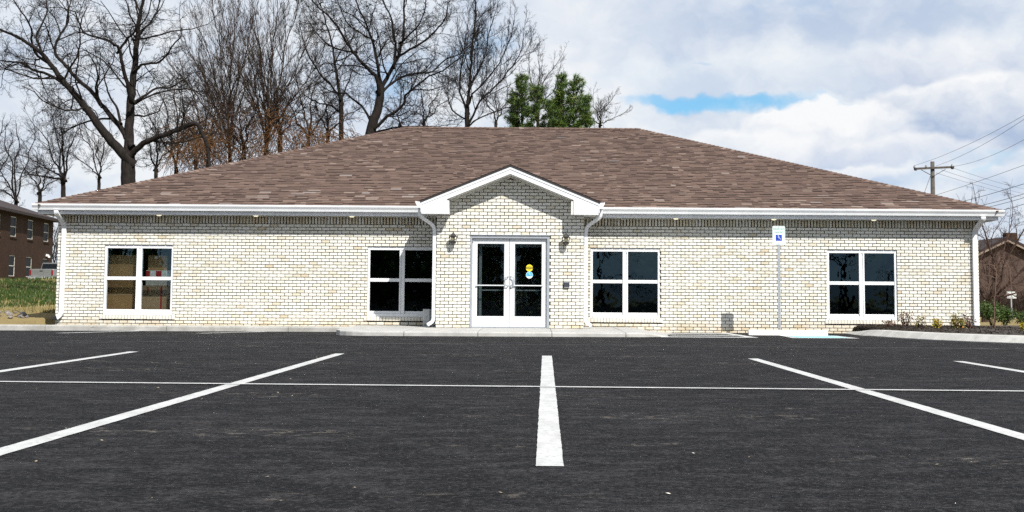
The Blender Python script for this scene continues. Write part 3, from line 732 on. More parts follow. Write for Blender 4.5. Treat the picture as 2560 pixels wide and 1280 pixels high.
# frame of the inner vestibule seen through the glass
mb = MB()
for a_, b_ in ((DX0 + 0.20, DX0 + 0.27), (dmid + 0.12, dmid + 0.16)): mb.box(a_, b_, YP + 0.30, YP + 0.36, 0.05, 2.05)
mb.box(DX0 + 0.271, dmid + 0.119, YP + 0.31, YP + 0.35, 1.98, 2.05); mb.box(DX0 + 0.271, dmid + 0.119, YP + 0.31, YP + 0.35, 0.92, 0.95)
mb.box(dmid + 0.161, DX1 - 0.07, YP + 0.31, YP + 0.35, 1.98, 2.05); mb.box(dmid + 0.161, DX1 - 0.07, YP + 0.31, YP + 0.35, 0.92, 0.95)
mb.build('inner_door_frame', M['inside_trim'], B)
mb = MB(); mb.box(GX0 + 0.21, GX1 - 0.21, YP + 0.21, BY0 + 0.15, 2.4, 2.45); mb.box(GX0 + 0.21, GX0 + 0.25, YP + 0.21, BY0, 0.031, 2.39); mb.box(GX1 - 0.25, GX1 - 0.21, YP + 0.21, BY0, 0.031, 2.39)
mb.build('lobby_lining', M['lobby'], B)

# eaves: fascia, soffit, gutter
OH = 0.38; FX0, FX1, FY0, FY1 = BX0 - OH, BX1 + OH, BY0 - OH, BY1 + OH
ZF = 3.00
mb = MB()
mb.box(FX0, FX1, FY0, FY0 + 0.02, ZS - 0.012, ZF); mb.box(FX0, FX0 + 0.02, FY0 + 0.021, FY1, ZS - 0.012, ZF); mb.box(FX1 - 0.02, FX1, FY0 + 0.021, FY1, ZS - 0.012, ZF)
mb.build('fascia', M['trim'], B)
mb = MB()                                      # soffit boards, grooved
x = FX0 + 0.021
while x < FX1 - 0.1:
    x1 = min(x + 0.30, FX1 - 0.021)
    if x1 < GX0 - 0.3 or x > GX1 + 0.3 : mb.box(x + 0.003, x1 - 0.003, FY0 + 0.021, BY0 - 0.004, ZS + 0.001, ZS + 0.012, rng.random())
    else: mb.box(x + 0.003, x1 - 0.003, FY0 + 0.021, BY0 - 0.004, ZS + 0.002, ZS + 0.013)
    x = x1
for sx0, sx1 in ((FX0 + 0.021, BX0 - 0.003), (BX1 + 0.003, FX1 - 0.021)): mb.box(sx0, sx1, BY0 - 0.001, BY1, ZS + 0.001, ZS + 0.012)
mb.build('soffit', M['soffit'], B)
mb = MB(); mb.box(FX0 + 0.022, FX1 - 0.022, BY0 - 0.045, BY0 - 0.006, ZS - 0.022, ZS); mb.build('soffit_trim', M['soffit'], B)
mb = MB(); x = FX0 + 0.3
while x < FX1 - 0.3:                           # vent slots
    if not (GX0 - 0.45 < x < GX1 + 0.45): mb.box(x, x + 0.02, BY0 - 0.12, BY0 - 0.10, ZS - 0.0035, ZS + 0.0005)
    x += 0.10
mb.build('soffit_vent', M['dark'], B, kind='stuff')
def gutter_profile(flip=1):                    # K style, (outward, up)
    return [(0, 0.0), (0.075, 0.0), (0.080, 0.018), (0.088, 0.055), (0.112, 0.098), (0.122, 0.118), (0.122, 0.158), (0.108, 0.158), (0.108, 0.148), (0.004, 0.140), (0, 0.14)]
GZ = 2.873
def gutter_x(x0, x1, yb, z):
    mb = MB(); mb.prism([(yb - o, z + u) for o, u in gutter_profile()], 0, x0, x1); return mb.build('gutter', M['trim'], B)
GL, GR = gcx - GHW, gcx + GHW                  # porch rake ends
gutter_x(FX0 - 0.12, GL - 0.10, FY0 - 0.001, GZ); gutter_x(GR + 0.10, FX1 + 0.12, FY0 - 0.001, GZ)
for xb, sgn, in ((FX0 - 0.001, -1), (FX1 + 0.001, 1)):
    mb = MB(); mb.prism([(xb + sgn * o, GZ + u) for o, u in gutter_profile()], 1, FY0 - 0.0005, FY1); mb.build('gutter', M['trim'], B)

# main roof
RX0, RX1, RY0 = FX0 - 0.05, FX1 + 0.05, FY0 - 0.05
RD = 8.33; RSL = 0.377; RZ0 = 3.025; RYR = RY0 + RD; RZR = RZ0 + RD * RSL; HX0, HX1 = RX0 + RD, RX1 - RD; RY1 = RY0 + 2 * RD
mb = MB(); e = -0.035
cor = [(RX0, RY0, RZ0 + e), (RX1, RY0, RZ0 + e), (RX1, RY1, RZ0 + e), (RX0, RY1, RZ0 + e), (HX0, RYR, RZR + e), (HX1, RYR, RZR + e)]
mb.add(cor, [(0, 1, 5, 4), (1, 2, 5), (2, 3, 4, 5), (3, 0, 4), (3, 2, 1, 0)]); mb.build('roof', M['drip'], B)
sh = []
EXPO = 0.160; SL = math.hypot(1, RSL); nrow = int(RD * SL / EXPO); rs = random.Random(21)
ny, nz = -RSL / SL, 1 / SL
def roofp(x, s, h):
    """a point of the front slope: s up the slope, h off it"""
    y = RY0 + s / SL; z = RZ0 + (y - RY0) * RSL; return (x, y + ny * h, z + nz * h)
for r in range(nrow + 1):
    s0 = r * EXPO - 0.01; s1 = min(s0 + EXPO + 0.02, RD * SL)
    d0, d1 = max(0, s0 / SL), s1 / SL
    xl0, xl1, xr0, xr1 = RX0 + d0, RX0 + d1, RX1 - d0, RX1 - d1
    x = xl0 - rs.random() * 0.3
    while x < xr0:
        wd = rs.choice((0.12, 0.15, 0.18, 0.22, 0.27, 0.33)) * rs.uniform(0.9, 1.1); a_, b_ = x, x + wd; x = b_
        v = (max(a_, xl0), min(b_, xr0), min(b_, xr1), max(a_, xl1))
        if v[1] - v[0] < 0.01: continue
        v = (v[0], v[1], max(v[2], v[3]), v[3]) 
        if v[2] < xl1: v = (v[0], v[1], v[1], v[1])
        th = rs.choice((0.010, 0.014, 0.019, 0.025))
        sh.append((s0, s1, v, th, min(1, max(0, rs.gauss(0.45, 0.18)))))
order = sorted(range(len(sh)), key=lambda i: -(sh[i][2][1] - sh[i][2][0]) + (0 if sh[i][0] < 1.2 else 50))
pick = set(order[:300])
mbs = MB()
def shingle_shape(mb, s0, s1, v, th, tint, org=(0, 0, 0)):
    b0 = roofp(v[0], s0, 0.001); b1 = roofp(v[1], s0, 0.001); t0 = roofp(v[0], s0, th); t1 = roofp(v[1], s0, th); u1 = roofp(v[2], s1, 0.002); u0_ = roofp(v[3], s1, 0.002)
    vs = [tuple(Vector(p) - Vector(org)) for p in (b0, b1, t1, t0, u1, u0_)]
    mb.add(vs, [(3, 2, 4, 5), (1, 4, 2), (0, 3, 5)], tint); mb.add(vs[:4], [(0, 1, 2, 3)], tint, False, 1)
for i, q_ in enumerate(sh):
    if i in pick:
        mb = MB(); org = roofp((q_[2][0] + q_[2][1]) / 2, q_[0], 0); shingle_shape(mb, *q_[:4], 0.5, org)
        o = link('shingle', mb.mesh('shingle', [M['shingle1'], M['drip']]), B, world=False); o.location = Vector(org) - bloc
    else: shingle_shape(mbs, *q_)
mbs.build('shingle_course', [M['shingle'], M['drip']], B, kind='stuff')
# hip and ridge caps
mbc = MB()
def caps(p, q, wd=0.16, step=0.16):
    p, q = Vector(p), Vector(q); L = (q - p).length; d = (q - p) / L; s_ = d.cross(Vector((0, 0, 1))).normalized(); u_ = s_.cross(d)
    n = int(L / step)
    for k in range(n):
        a_ = p + d * (k * L / n); b_ = p + d * ((k + 1.15) * L / n); t = min(1, max(0, rs.gauss(0.45, 0.25))); h0, h1 = 0.030, 0.014; dr = 0.055
        vs = [a_ - s_ * wd - u_ * dr + u_ * h0, a_ + u_ * h0, a_ + s_ * wd - u_ * dr + u_ * h0, b_ - s_ * wd - u_ * dr + u_ * h1, b_ + u_ * h1, b_ + s_ * wd - u_ * dr + u_ * h1,
              a_ - s_ * wd - u_ * dr - u_ * 0.01, a_ - u_ * 0.01, a_ + s_ * wd - u_ * dr - u_ * 0.01]
        mbc.add(vs, [(0, 1, 4, 3), (1, 2, 5, 4), (6, 7, 1, 0), (7, 8, 2, 1), (0, 3, 6), (2, 8, 5)], t)
caps((RX0, RY0, RZ0), (HX0, RYR, RZR)); caps((RX1, RY0, RZ0), (HX1, RYR, RZR)); caps((HX0, RYR, RZR + 0.015), (HX1, RYR, RZR + 0.015))
mbc.build('ridge_cap', M['shingle'], B, kind='stuff')
mb = MB()                                      # drip edge
mb.box(RX0, RX1, RY0 - 0.004, RY0 + 0.03, RZ0 - 0.035, RZ0 - 0.004); mb.build('drip_edge', M['drip'], B)

# porch gable: roof planes, rake boards, soffit, returns, gutters
YG = YP - OH                                   # face of the rake
PB = 33.6                                      # where it has died into the main roof
mb = MB(); th = 0.05
for sg in (-1, 1):
    xe = gcx + sg * (GHW + 0.03); ze = GPK - SLP * (GHW + 0.03)
    mb.prism([(gcx, GPK), (xe, ze), (xe, ze - th), (gcx, GPK - th)], 1, YG - 0.035, PB)
mb.build('porch_roof', M['drip'], B)
mb = MB(); rp = random.Random(3)
for sg in (-1, 1):
    SLN = math.hypot(1, SLP); L = (GHW + 0.05) * SLN
    for r in range(int(L / EXPO) + 1):
        s0, s1 = r * EXPO, min((r + 1.1) * EXPO, L); y = YG - 0.045
        while y < PB - 0.1:
            wd = rp.uniform(0.16, 0.45); y1 = min(y + wd, PB)
            def pt(s_, yy, h): xx = GHW + 0.05 - s_ / SLN; return (gcx + sg * xx, yy, GPK - SLP * xx + h)
            mb.add([pt(s0, y, 0.001), pt(s0, y1, 0.001), pt(s0, y1, 0.014), pt(s0, y, 0.014), pt(s1, y1, 0.003), pt(s1, y, 0.003)], [(0, 1, 2, 3), (3, 2, 4, 5), (0, 3, 5), (1, 4, 2)], min(1, max(0, rp.gauss(0.5, 0.27))))
            y = y1
mb.build('shingle_course', M['shingle'], B, kind='stuff')
def rake(d0, d1, y0, y1, name, mat, x_end=GHW):
    """a sloped board on each side of the gable, d0..d1 below the roof line"""
    mb = MB()
    for sg in (-1, 1):
        xe = gcx + sg * x_end; ze = GPK - SLP * x_end
        mb.prism([(gcx, GPK - d0), (xe, ze - d0), (xe, ze - d1), (gcx, GPK - d1)], 1, y0, y1)
    return mb.build(name, mat, B)
rake(0.052, 0.115, YG - 0.022, YG + 0.02, 'rake_trim', M['trim']); rake(0.1155, 0.222, YG - 0.010, YG + 0.02, 'rake_board', M['trim'])
RET = 0.60                                     # length of the cornice returns
ZRB = ZS - 0.015; zend = GPK - SLP * GHW
for sg in (-1, 1):
    xe = gcx + sg * GHW; xi = gcx + sg * (GHW - RET); mb = MB()
    mb.prism([(xe, zend - 0.2225), (xi, GPK - SLP * (GHW - RET) - 0.2225), (xi, ZRB), (xe, ZRB)], 1, YG - 0.008, YG + 0.018); mb.build('cornice_return', M['trim'], B)
    mb = MB(); xi2 = gcx + sg * (GHW - RET - 0.055)
    mb.box(min(xi, xi2), max(xi, xi2), YG + 0.019, YP - 0.002, ZRB - 0.04, rake_z(xi2) - 0.0); mb.build('return_side', M['soffit'], B)
    mb = MB(); mb.box(min(xe, xi), max(xe, xi), YG - 0.006, YP - 0.004, ZRB - 0.040, ZRB - 0.0005); mb.build('return_base', M['trim'], B)
    # side eave soffit and fascia running back to the main wall
    xw = GX0 if sg < 0 else GX1
    mb = MB(); mb.box(min(xe, xw), max(xe, xw), YP + 0.0, BY0 - OH - 0.13, ZS - 0.005, ZS + 0.01); mb.build('soffit', M['soffit'], B)
    mb = MB(); mb.box(min(xe, xe + sg * 0.02), max(xe, xe + sg * 0.02), YG - 0.02, FY0 - 0.13, ZS - 0.015, zend - 0.052); mb.build('fascia', M['trim'], B)
    mb = MB(); xb = xe + sg * 0.021; prof = gutter_profile(); mb.prism([(xb + sg * o, zend - 0.185 + u) for o, u in prof], 1, YG - 0.02, FY0 + 0.30); mb.build('gutter', M['trim'], B)
mb = MB()                                      # sloped soffit under the rake
for sg in (-1, 1):
    x1_ = GHW - RET + 0.0
    zc = lambda xx: GPK - SLP * xx - 0.2225
    mb.prism([(gcx, zc(0)), (gcx + sg * x1_, zc(x1_)), (gcx + sg * x1_, zc(x1_) - 0.012), (gcx, zc(0) - 0.012)], 1, YG + 0.0205, YP + 0.05)
mb.build('rake_soffit', M['soffit'], B)
mb = MB()
for sg in (-1, 1):
    for k in range(1, 17):
        xx = k * 0.092; x_ = gcx + sg * xx; z_ = GPK - SLP * xx - 0.2355; mb.box(x_ - 0.008, x_ + 0.008, YG + 0.17, YG + 0.185, z_ - 0.006, z_ + 0.0)
mb.build('soffit_vent', M['dark'], B, kind='stuff')
mb = MB()                                      # frieze strip where the brick meets the rake soffit
for sg in (-1, 1):
    x1_ = GHW - RET - 0.06
    mb.prism([(gcx, GPK - 0.236), (gcx + sg * x1_, GPK - SLP * x1_ - 0.236), (gcx + sg * x1_, GPK - SLP * x1_ - 0.285), (gcx, GPK - 0.285)], 1, YP - 0.03, YP - 0.004)
mb.build('frieze', M['soffit'], B)

# downspouts: square pipes with elbows
def downspout(pts, wd=0.10, dp=0.075, tip=None):
    mb = MB(); pts = [Vector(p) for p in pts]; sm = [pts[0]]
    for i in range(1, len(pts) - 1):
        a_, b_, c_ = pts[i - 1], pts[i], pts[i + 1]; l = min((a_ - b_).length, (c_ - b_).length) * 0.42; l = min(l, 0.13); p0 = b_ + (a_ - b_).normalized() * l; p1 = b_ + (c_ - b_).normalized() * l
        for k in range(5): t = k / 4; sm.append(p0 * (1 - t) ** 2 + b_ * 2 * t * (1 - t) + p1 * t * t)
    sm.append(pts[-1]); n = len(sm); vs = []
    for i, p in enumerate(sm):
        d = (sm[min(i + 1, n - 1)] - sm[max(i - 1, 0)]).normalized()
        s_ = d.cross(Vector((0, 1, 0)))
        if s_.length < 0.2: s_ = Vector((1, 0, 0))
        s_.normalize()
        if s_.x < 0: s_ = -s_
        u_ = d.cross(s_).normalized()
        if u_.y > 0 and abs(u_.y) > 0.1: u_ = -u_
        for a_, b_ in ((-1, -1), (1, -1), (1, 1), (-1, 1)): vs.append(p + s_ * (a_ * wd / 2) + u_ * (b_ * dp / 2))
    fs = [(i * 4 + k, i * 4 + (k + 1) % 4, (i + 1) * 4 + (k + 1) % 4, (i + 1) * 4 + k) for i in range(n - 1) for k in range(4)] + [(0, 1, 2, 3), tuple(range(4 * n - 4, 4 * n))]
    mb.add(vs, fs); o = mb.build('downspout', M['trim'], B, bevel=0.012)
    return o
yl = BY0 - 0.055
dl = downspout([(BX0 + 0.10, FY0 - 0.05, GZ + 0.01), (BX0 + 0.10, FY0 - 0.05, 2.80), (BX0 + 0.17, yl, 2.52), (BX0 + 0.17, yl, 0.26), (BX0 + 0.06, yl - 0.02, 0.16)], 0.115)
mb = MB(); mb.bar((BX0 + 0.075, yl - 0.02, 0.185), (BX0 - 0.06, yl - 0.03, 0.15), 0.09, 0.085, (0, 1, 0)); mb.build('spout_end', M['dark'], dl, bevel=0.01)
for z in (2.2, 1.2, 0.6):
    mb = MB(); mb.box(BX0 + 0.108, BX0 + 0.232, yl - 0.041, yl + 0.05, z, z + 0.03); mb.build('strap', M['trim'], dl)
downspout([(BX1 - 0.02, FY0 - 0.05, GZ + 0.01), (BX1 - 0.02, FY0 - 0.05, 2.80), (BX1 - 0.11, yl, 2.52), (BX1 - 0.11, yl, 0.02)], 0.125)
yq = YP + 0.06
downspout([(GL - 0.055, YG + 0.16, zend - 0.18), (GL - 0.055, YG + 0.16, 2.69), (GX0 - 0.055, yq, 2.46), (GX0 - 0.055, yq, 0.18), (GX0 - 0.20, yq - 0.02, 0.09)], 0.085)
downspout([(GR + 0.055, YG + 0.16, zend - 0.18), (GR + 0.055, YG + 0.16, 2.69), (GX1 + 0.055, yq, 2.46), (GX1 + 0.055, yq, 0.18), (GX1 + 0.20, yq - 0.02, 0.09)], 0.085)

# recessed eave lights
for x_ in (398, 640, 880, 1690, 1935, 2185):
    X = (x_ - PX) / F * 30.82
    mb = MB(); mb.lathe([(0.080, 0.0), (0.080, -0.010), (0.072, -0.016), (0.068, -0.008)], (X, 30.76, ZS + 0.002), 20); can = mb.build('eave_light', M['trim'], B)
    mb = MB(); mb.lathe([(0.001, -0.044), (0.035, -0.042), (0.055, -0.032), (0.066, -0.016), (0.066, -0.009)], (X, 30.76, ZS + 0.002), 20); mb.build('lens', M['soffit_lamp'], can)
for x_ in (1011, 1560):
    X = (x_ - PX) / F * 30.80
    mb = MB(); mb.prism([(X - 0.075, ZS - 0.002), (X + 0.075, ZS - 0.002), (X + 0.055, ZS - 0.045), (X - 0.055, ZS - 0.045)], 1, 30.72, 30.86); hd = mb.build('emergency_light', M['trim'], B)
    mb = MB(); mb.box(X - 0.048, X + 0.048, 30.712, 30.7195, ZS - 0.036, ZS - 0.012); mb.build('lens', M['grey_alu'], hd)

# ------------------------------------------------------------------ things on and by the building
def text_mesh(body, size, mat, space=1.0):
    cu = bpy.data.curves.new('text', 'FONT'); cu.body = body; cu.size = size; cu.align_x = 'CENTER'; cu.align_y = 'CENTER'; cu.space_character = space; cu.offset = size * 0.010
    ob = bpy.data.objects.new('text', cu); C.objects.link(ob)
    dg = bpy.context.evaluated_depsgraph_get(); me = bpy.data.meshes.new_from_object(ob.evaluated_get(dg)); bpy.data.objects.remove(ob)
    co = np.zeros(len(me.vertices) * 3); me.vertices.foreach_get('co', co); co = co.reshape(-1, 3); w_ = float(co[:, 0].max() - co[:, 0].min())
    co2 = np.stack([co[:, 0], np.zeros(len(co)), co[:, 1]], 1); me.vertices.foreach_set('co', co2.ravel()); me.materials.clear(); me.materials.append(mat); me.update()
    return me, w_
def put_text(name, body, size, mat, parent, loc, width=None):
    me, w_ = text_mesh(body, size, mat); o = bpy.data.objects.new(name, me); C.objects.link(o); o.parent = parent; o.location = loc
    if width: o.scale.x = width / w_
    return o
def wheelchair(mb, cx, cz, s, y):
    """access emblem as flat shapes: head, back, seat, leg and wheel"""
    def disc(x, z, r, n=18): mb.add([(cx + s * (x + r * math.cos(2 * math.pi * k / n)), y, cz + s * (z + r * math.sin(2 * math.pi * k / n))) for k in range(n)], [tuple(range(n))])
    def stroke(pts, wd):
        for (a_, b_) in zip(pts[:-1], pts[1:]):
            a_, b_ = Vector(a_), Vector(b_); d_ = (b_ - a_).normalized() * wd / 2; nrm = Vector((-d_.y, d_.x)); a2, b2 = a_ - d_, b_ + d_
            mb.add([(cx + s * p.x, y, cz + s * p.y) for p in (a2 - nrm, b2 - nrm, b2 + nrm, a2 + nrm)], [(0, 1, 2, 3)])
    disc(-0.10, 0.42, 0.075)
    stroke([(-0.09, 0.30), (-0.05, -0.04), (0.18, -0.04), (0.28, -0.30), (0.36, -0.26)], 0.085); stroke([(-0.07, 0.14), (0.14, 0.14)], 0.07)
    arc_ = [(-0.02 + 0.27 * math.cos(t), -0.16 + 0.27 * math.sin(t)) for t in [math.radians(125 + i * 14) for i in range(16)]]; stroke(arc_, 0.075)

def lantern(x_, y_, label):
    p = px(x_, y_, YP - 0.1); o = empty('wall_lantern', (p.x, YP - 0.004, p.z), label, 'wall lamp', 'carriage lanterns beside the entrance'); L = lambda n, mb, m, **k: link_local(n, mb, m, o)
    def link_local(n, mb, m, par):
        ob = link(n, mb.mesh(n, m), par, world=False); return ob
    yc = -0.115
    mb = MB(); mb.box(-0.05, 0.05, -0.022, 0.0, -0.03, 0.09); mb.tube([(0, -0.02, 0.05), (0, -0.06, 0.075), (0, -0.10, 0.06)], 0.010, 8); link_local('bracket', mb, M['dark'], o)
    mb = MB(); mb.lathe([(0.105, 0.05), (0.108, 0.062), (0.085, 0.075), (0.045, 0.125), (0.018, 0.140), (0.016, 0.155), (0.010, 0.165), (0.004, 0.185)], (0, yc, 0), 6, smooth=False); link_local('lantern_roof', mb, M['dark'], o)
    mb = MB(); mb.lathe([(0.084, 0.05), (0.062, -0.085)], (0, yc, 0), 6, smooth=False); mb.f = mb.f[:6]; mb.t = mb.t[:6]; mb.sm = mb.sm[:6]; mb.mi = mb.mi[:6]; link_local('glass', mb, M['lamp_glass'], o)
    mb = MB()
    for k in range(6):
        a_ = math.pi * 2 * k / 6; mb.bar((0.086 * math.cos(a_), yc + 0.086 * math.sin(a_), 0.05), (0.064 * math.cos(a_), yc + 0.064 * math.sin(a_), -0.085), 0.012, 0.012)
    mb.lathe([(0.066, -0.085), (0.070, -0.098), (0.045, -0.112), (0.012, -0.122)], (0, yc, 0), 6, smooth=False)
    mb.lathe([(0.066, -0.086), (0.069, -0.045)], (0, yc, 0), 6, smooth=False); link_local('lantern_cage', mb, M['dark'], o)
    mb = MB()
    for dx in (-0.026, 0.026): mb.lathe([(0.010, -0.04), (0.012, -0.03), (0.017, 0.0), (0.012, 0.025), (0.003, 0.045)], (dx, yc, 0), 10)
    link_local('bulb', mb, M['bulb'], o)
lantern(1133, 598, 'black six-sided wall lantern between the left downspout and the entrance doors')
lantern(1415, 600, 'black six-sided wall lantern above the small dark card reader')

p = px(1416, 711.5, YP); rd = empty('card_reader', (p.x, YP - 0.004, p.z), 'small square dark card reader on the brick right of the doors', 'card reader')
def child(n, mb, m, par, bevel=0.0):
    o = link(n, mb.mesh(n, m), par, world=False)
    if bevel: md = o.modifiers.new('bevel', 'BEVEL'); md.width = bevel; md.segments = 2
    return o
mb = MB(); mb.box(-0.070, 0.070, -0.045, 0, -0.075, 0.080); child('housing', mb, M['dark'], rd, 0.008)
mb = MB(); mb.box(-0.055, 0.055, -0.051, -0.0455, -0.058, 0.052); child('face_plate', mb, simple('reader_face', (0.045, 0.05, 0.065), 0.1, 10, 0.3), rd, 0.002)
mb = MB(); mb.box(-0.057, 0.057, -0.051, -0.0455, 0.056, 0.068); mb.box(-0.057, 0.057, -0.051, -0.0455, -0.070, -0.062); child('bright_strip', mb, M['box_grey'], rd)

p = px(1070, 818, 30.3)
eb = empty('utility_box', (p.x, 30.2, 0.03), 'grey metal utility box beside the left entrance downspout', 'utility box')
mb = MB(); mb.box(-0.12, 0.055, 0, 0.16, 0.0, 0.43); child('cabinet', mb, M['box_grey'], eb, 0.006)
mb = MB(); mb.box(-0.108, 0.044, -0.010, -0.0005, 0.14, 0.42); cv = child('cover', mb, M['box_grey'], eb, 0.004)
mb = MB(); mb.box(0.0555, 0.125, 0.03, 0.16, 0.02, 0.42); child('side_cabinet', mb, M['grey_alu'], eb, 0.005)
mb = MB(); mb.box(-0.07, 0.0, -0.0125, -0.0102, 0.23, 0.255); child('lettering', mb, M['grey_alu'], cv); mb = MB(); mb.box(-0.10, -0.04, -0.004, -0.0005, 0.03, 0.05); child('latch', mb, M['dark'], eb)

# stickers on the right-hand door
yst = yd + 0.0172
for (sx, sy, nm, lab, mt) in ((1323.5, 670, 'caution_sticker', 'round yellow caution sticker on the right door glass', 'st_yellow'), (1323.5, 687.5, 'access_sticker', 'round blue wheelchair sticker below the yellow one on the right door glass', 'st_blue')):
    p = px(sx, sy, yst); o = empty(nm, (p.x, yst, p.z), lab, 'sticker'); n = 32; R = 0.083
    ring = [(R * math.cos(2 * math.pi * k / n), R * math.sin(2 * math.pi * k / n)) for k in range(n)]
    mb = MB(); mb.prism(ring, 1, -0.0005, 0.0005); child('disc', mb, M[mt] if mt == 'st_yellow' else M['sign_white'], o)
    if mt == 'st_yellow':
        mb = MB(); mb.box(-0.080, 0.080, -0.0016, -0.0007, -0.021, 0.021); bd = child('band', mb, M['st_black'], o)
        put_text('lettering', 'CAUTION', 0.036, M['st_yellow'], o, (0, -0.0026, 0.0), 0.135)
        put_text('lettering', 'AUTOMATIC', 0.024, M['st_black'], o, (0, -0.0026, 0.036), 0.11); put_text('lettering', 'DOOR', 0.024, M['st_black'], o, (0, -0.0026, -0.040), 0.06)
    else:
        mb = MB(); mb.prism([(q_[0] * 0.94, q_[1] * 0.94) for q_ in ring if q_[1] > -0.035], 1, -0.0016, -0.0007); child('field', mb, M['st_blue'], o)
        mb = MB(); wheelchair(mb, 0.0, 0.022, 0.092, -0.0026); child('emblem', mb, M['sign_white'], o)
        mb = MB(); mb.box(-0.055, 0.055, -0.0016, -0.0007, -0.049, -0.043); mb.box(-0.04, 0.04, -0.0016, -0.0007, -0.060, -0.055); child('printed_line', mb, M['st_blue'], o)

# reserved parking sign
YSG = 29.30
pb = px(1949, 822, YSG); pt_ = px(1948.5, 566, YSG); sg_ = empty('parking_sign', (pb.x, YSG, gz(pb.x, YSG)), 'white reserved parking sign with blue wheelchair emblem on a steel post', 'sign')
zt = pt_.z - sg_.location.z
mb = MB(); mb.box(-0.028, 0.028, 0.0, 0.006, -0.1, zt); mb.box(-0.028, -0.020, 0.0062, 0.03, -0.1, zt); mb.box(0.020, 0.028, 0.0062, 0.03, -0.1, zt); child('post', mb, M['galv'], sg_)
mb = MB()
for k in range(40): mb.box(-0.006, 0.006, -0.0012, -0.0002, 0.05 + k * 0.045, 0.062 + k * 0.045)
child('post_holes', mb, M['dark'], sg_)
Wd, Ht = 0.305, 0.455; zc_ = zt + 0.01 - Ht / 2
def rrect(w_, h_, r, n=5):
    out = []
    for cx_, cz_, a0 in ((w_ / 2 - r, h_ / 2 - r, 0), (-w_ / 2 + r, h_ / 2 - r, 90), (-w_ / 2 + r, -h_ / 2 + r, 180), (w_ / 2 - r, -h_ / 2 + r, 270)):
        for k in range(n + 1): a_ = math.radians(a0 + 90 * k / n); out.append((cx_ + r * math.cos(a_), cz_ + r * math.sin(a_) + zc_))
    return out
mb = MB(); mb.prism(rrect(Wd, Ht, 0.035), 1, -0.006, -0.0015); child('sign_panel', mb, M['sign_white'], sg_)
A_, B_ = rrect(Wd - 0.024, Ht - 0.024, 0.028), rrect(Wd - 0.036, Ht - 0.036, 0.023); n = len(A_); mb = MB()
mb.add([(a_[0], -0.0072, a_[1]) for a_ in A_] + [(b_[0], -0.0072, b_[1]) for b_ in B_], [(i, (i + 1) % n, n + (i + 1) % n, n + i) for i in range(n)]); child('border', mb, M['sign_green'], sg_)
put_text('lettering', 'RESERVED', 0.075, M['sign_green'], sg_, (0, -0.0072, zc_ + 0.150), 0.25); put_text('lettering', 'PARKING', 0.075, M['sign_green'], sg_, (0, -0.0072, zc_ + 0.072), 0.215)
mb = MB(); mb.box(-0.075, 0.075, -0.0085, -0.0065, zc_ - 0.130, zc_ + 0.018); child('emblem_field', mb, M['sign_blue'], sg_)
mb = MB(); wheelchair(mb, 0.0, zc_ - 0.056, 0.12, -0.0098); child('emblem', mb, M['sign_white'], sg_)
mb = MB()
for z_ in (zc_ + 0.195, zc_ - 0.195): mb.box(-0.008, 0.008, -0.0095, -0.0062, z_ - 0.008, z_ + 0.008)
child('bolt', mb, M['galv'], sg_)

# concrete wheel stop
wa, wb = gpx(1871, 832.5), gpx(2068, 836); ws = empty('wheel_stop', ((px(1871, 830, 28.8).x + px(2068, 830, 28.8).x) / 2, 28.8, gz(6.0, 28.8)), 'white concrete wheel stop in front of the parking sign', 'wheel stop')
hl = (px(2068, 830, 28.8).x - px(1871, 830, 28.8).x) / 2
mb = MB(); prof = [(-0.075, 0.0), (-0.072, 0.03), (-0.045, 0.115), (-0.03, 0.125), (0.03, 0.125), (0.045, 0.115), (0.072, 0.03), (0.075, 0.0)]
mb.prism(prof, 0, -hl, hl); child('stop_body', mb, M['stop'], ws, 0.006)
mb = MB()
for x_ in (-hl * 0.62, hl * 0.62): mb.lathe([(0.016, 0.1255), (0.016, 0.132), (0.004, 0.134)], (x_, 0, 0), 10)
child('anchor_pin', mb, M['galv'], ws)

# cartons behind the first window
def carton(name, x0, x1, y0, y1, z0, z1, mat, label, extra=None):
    o = empty(name, ((x0 + x1) / 2, (y0 + y1) / 2, z0), label, 'box')
    mb = MB(); mb.box(x0, x1, y0, y1, z0, z1); bd = mb.build('carton', mat, o, bevel=0.006)
    if extra: extra(o)
    return o
yb0 = 31.34
def wx(x_): return (x_ - PX) / F * yb0
def wz(y_): return CAM_Z + (734.3 - y_) / F * yb0
def tape(o_, x0, x1, y, z0, z1, m, n='tape'):
    mb = MB(); mb.box(x0, x1, y - 0.003, y - 0.0006, z0, z1); mb.build(n, m, o_)
zA = wz(762)
carton('cardboard_box', wx(270), wx(346), yb0, yb0 + 0.5, 0.03, wz(694), M['card'], 'large brown cardboard box low behind the left half of the first window', lambda o: tape(o, wx(270) + 0.02, wx(346) - 0.02, yb0, wz(738), wz(736), M['card2'], 'flap_edge'))
carton('cardboard_box', wx(274), wx(344), yb0 + 0.02, yb0 + 0.5, wz(694) + 0.002, wz(638), M['card'], 'brown cardboard box stacked on top behind the left half of the first window')
carton('cardboard_box', wx(353), wx(431), yb0 + 0.05, yb0 + 0.6, 0.03, wz(714), M['card2'], 'pale carton with red stripe low behind the right half of the first window',
       lambda o: (tape(o, wx(404), wx(408), yb0 + 0.05, 0.05, wz(716), M['red'], 'printed_stripe'), tape(o, wx(371), wx(374), yb0 + 0.05, wz(736), wz(718), M['red'], 'printed_mark')))
carton('package', wx(366), wx(428), yb0 + 0.06, yb0 + 0.45, wz(714) + 0.002, wz(676), M['pack'], 'white and red package under the small carton in the first window',
       lambda o: (tape(o, wx(366) + 0.004, wx(376), yb0 + 0.06, wz(700), wz(677), M['red'], 'printed_patch'), tape(o, wx(391), wx(405), yb0 + 0.06, wz(700), wz(677), M['red'], 'printed_patch')))
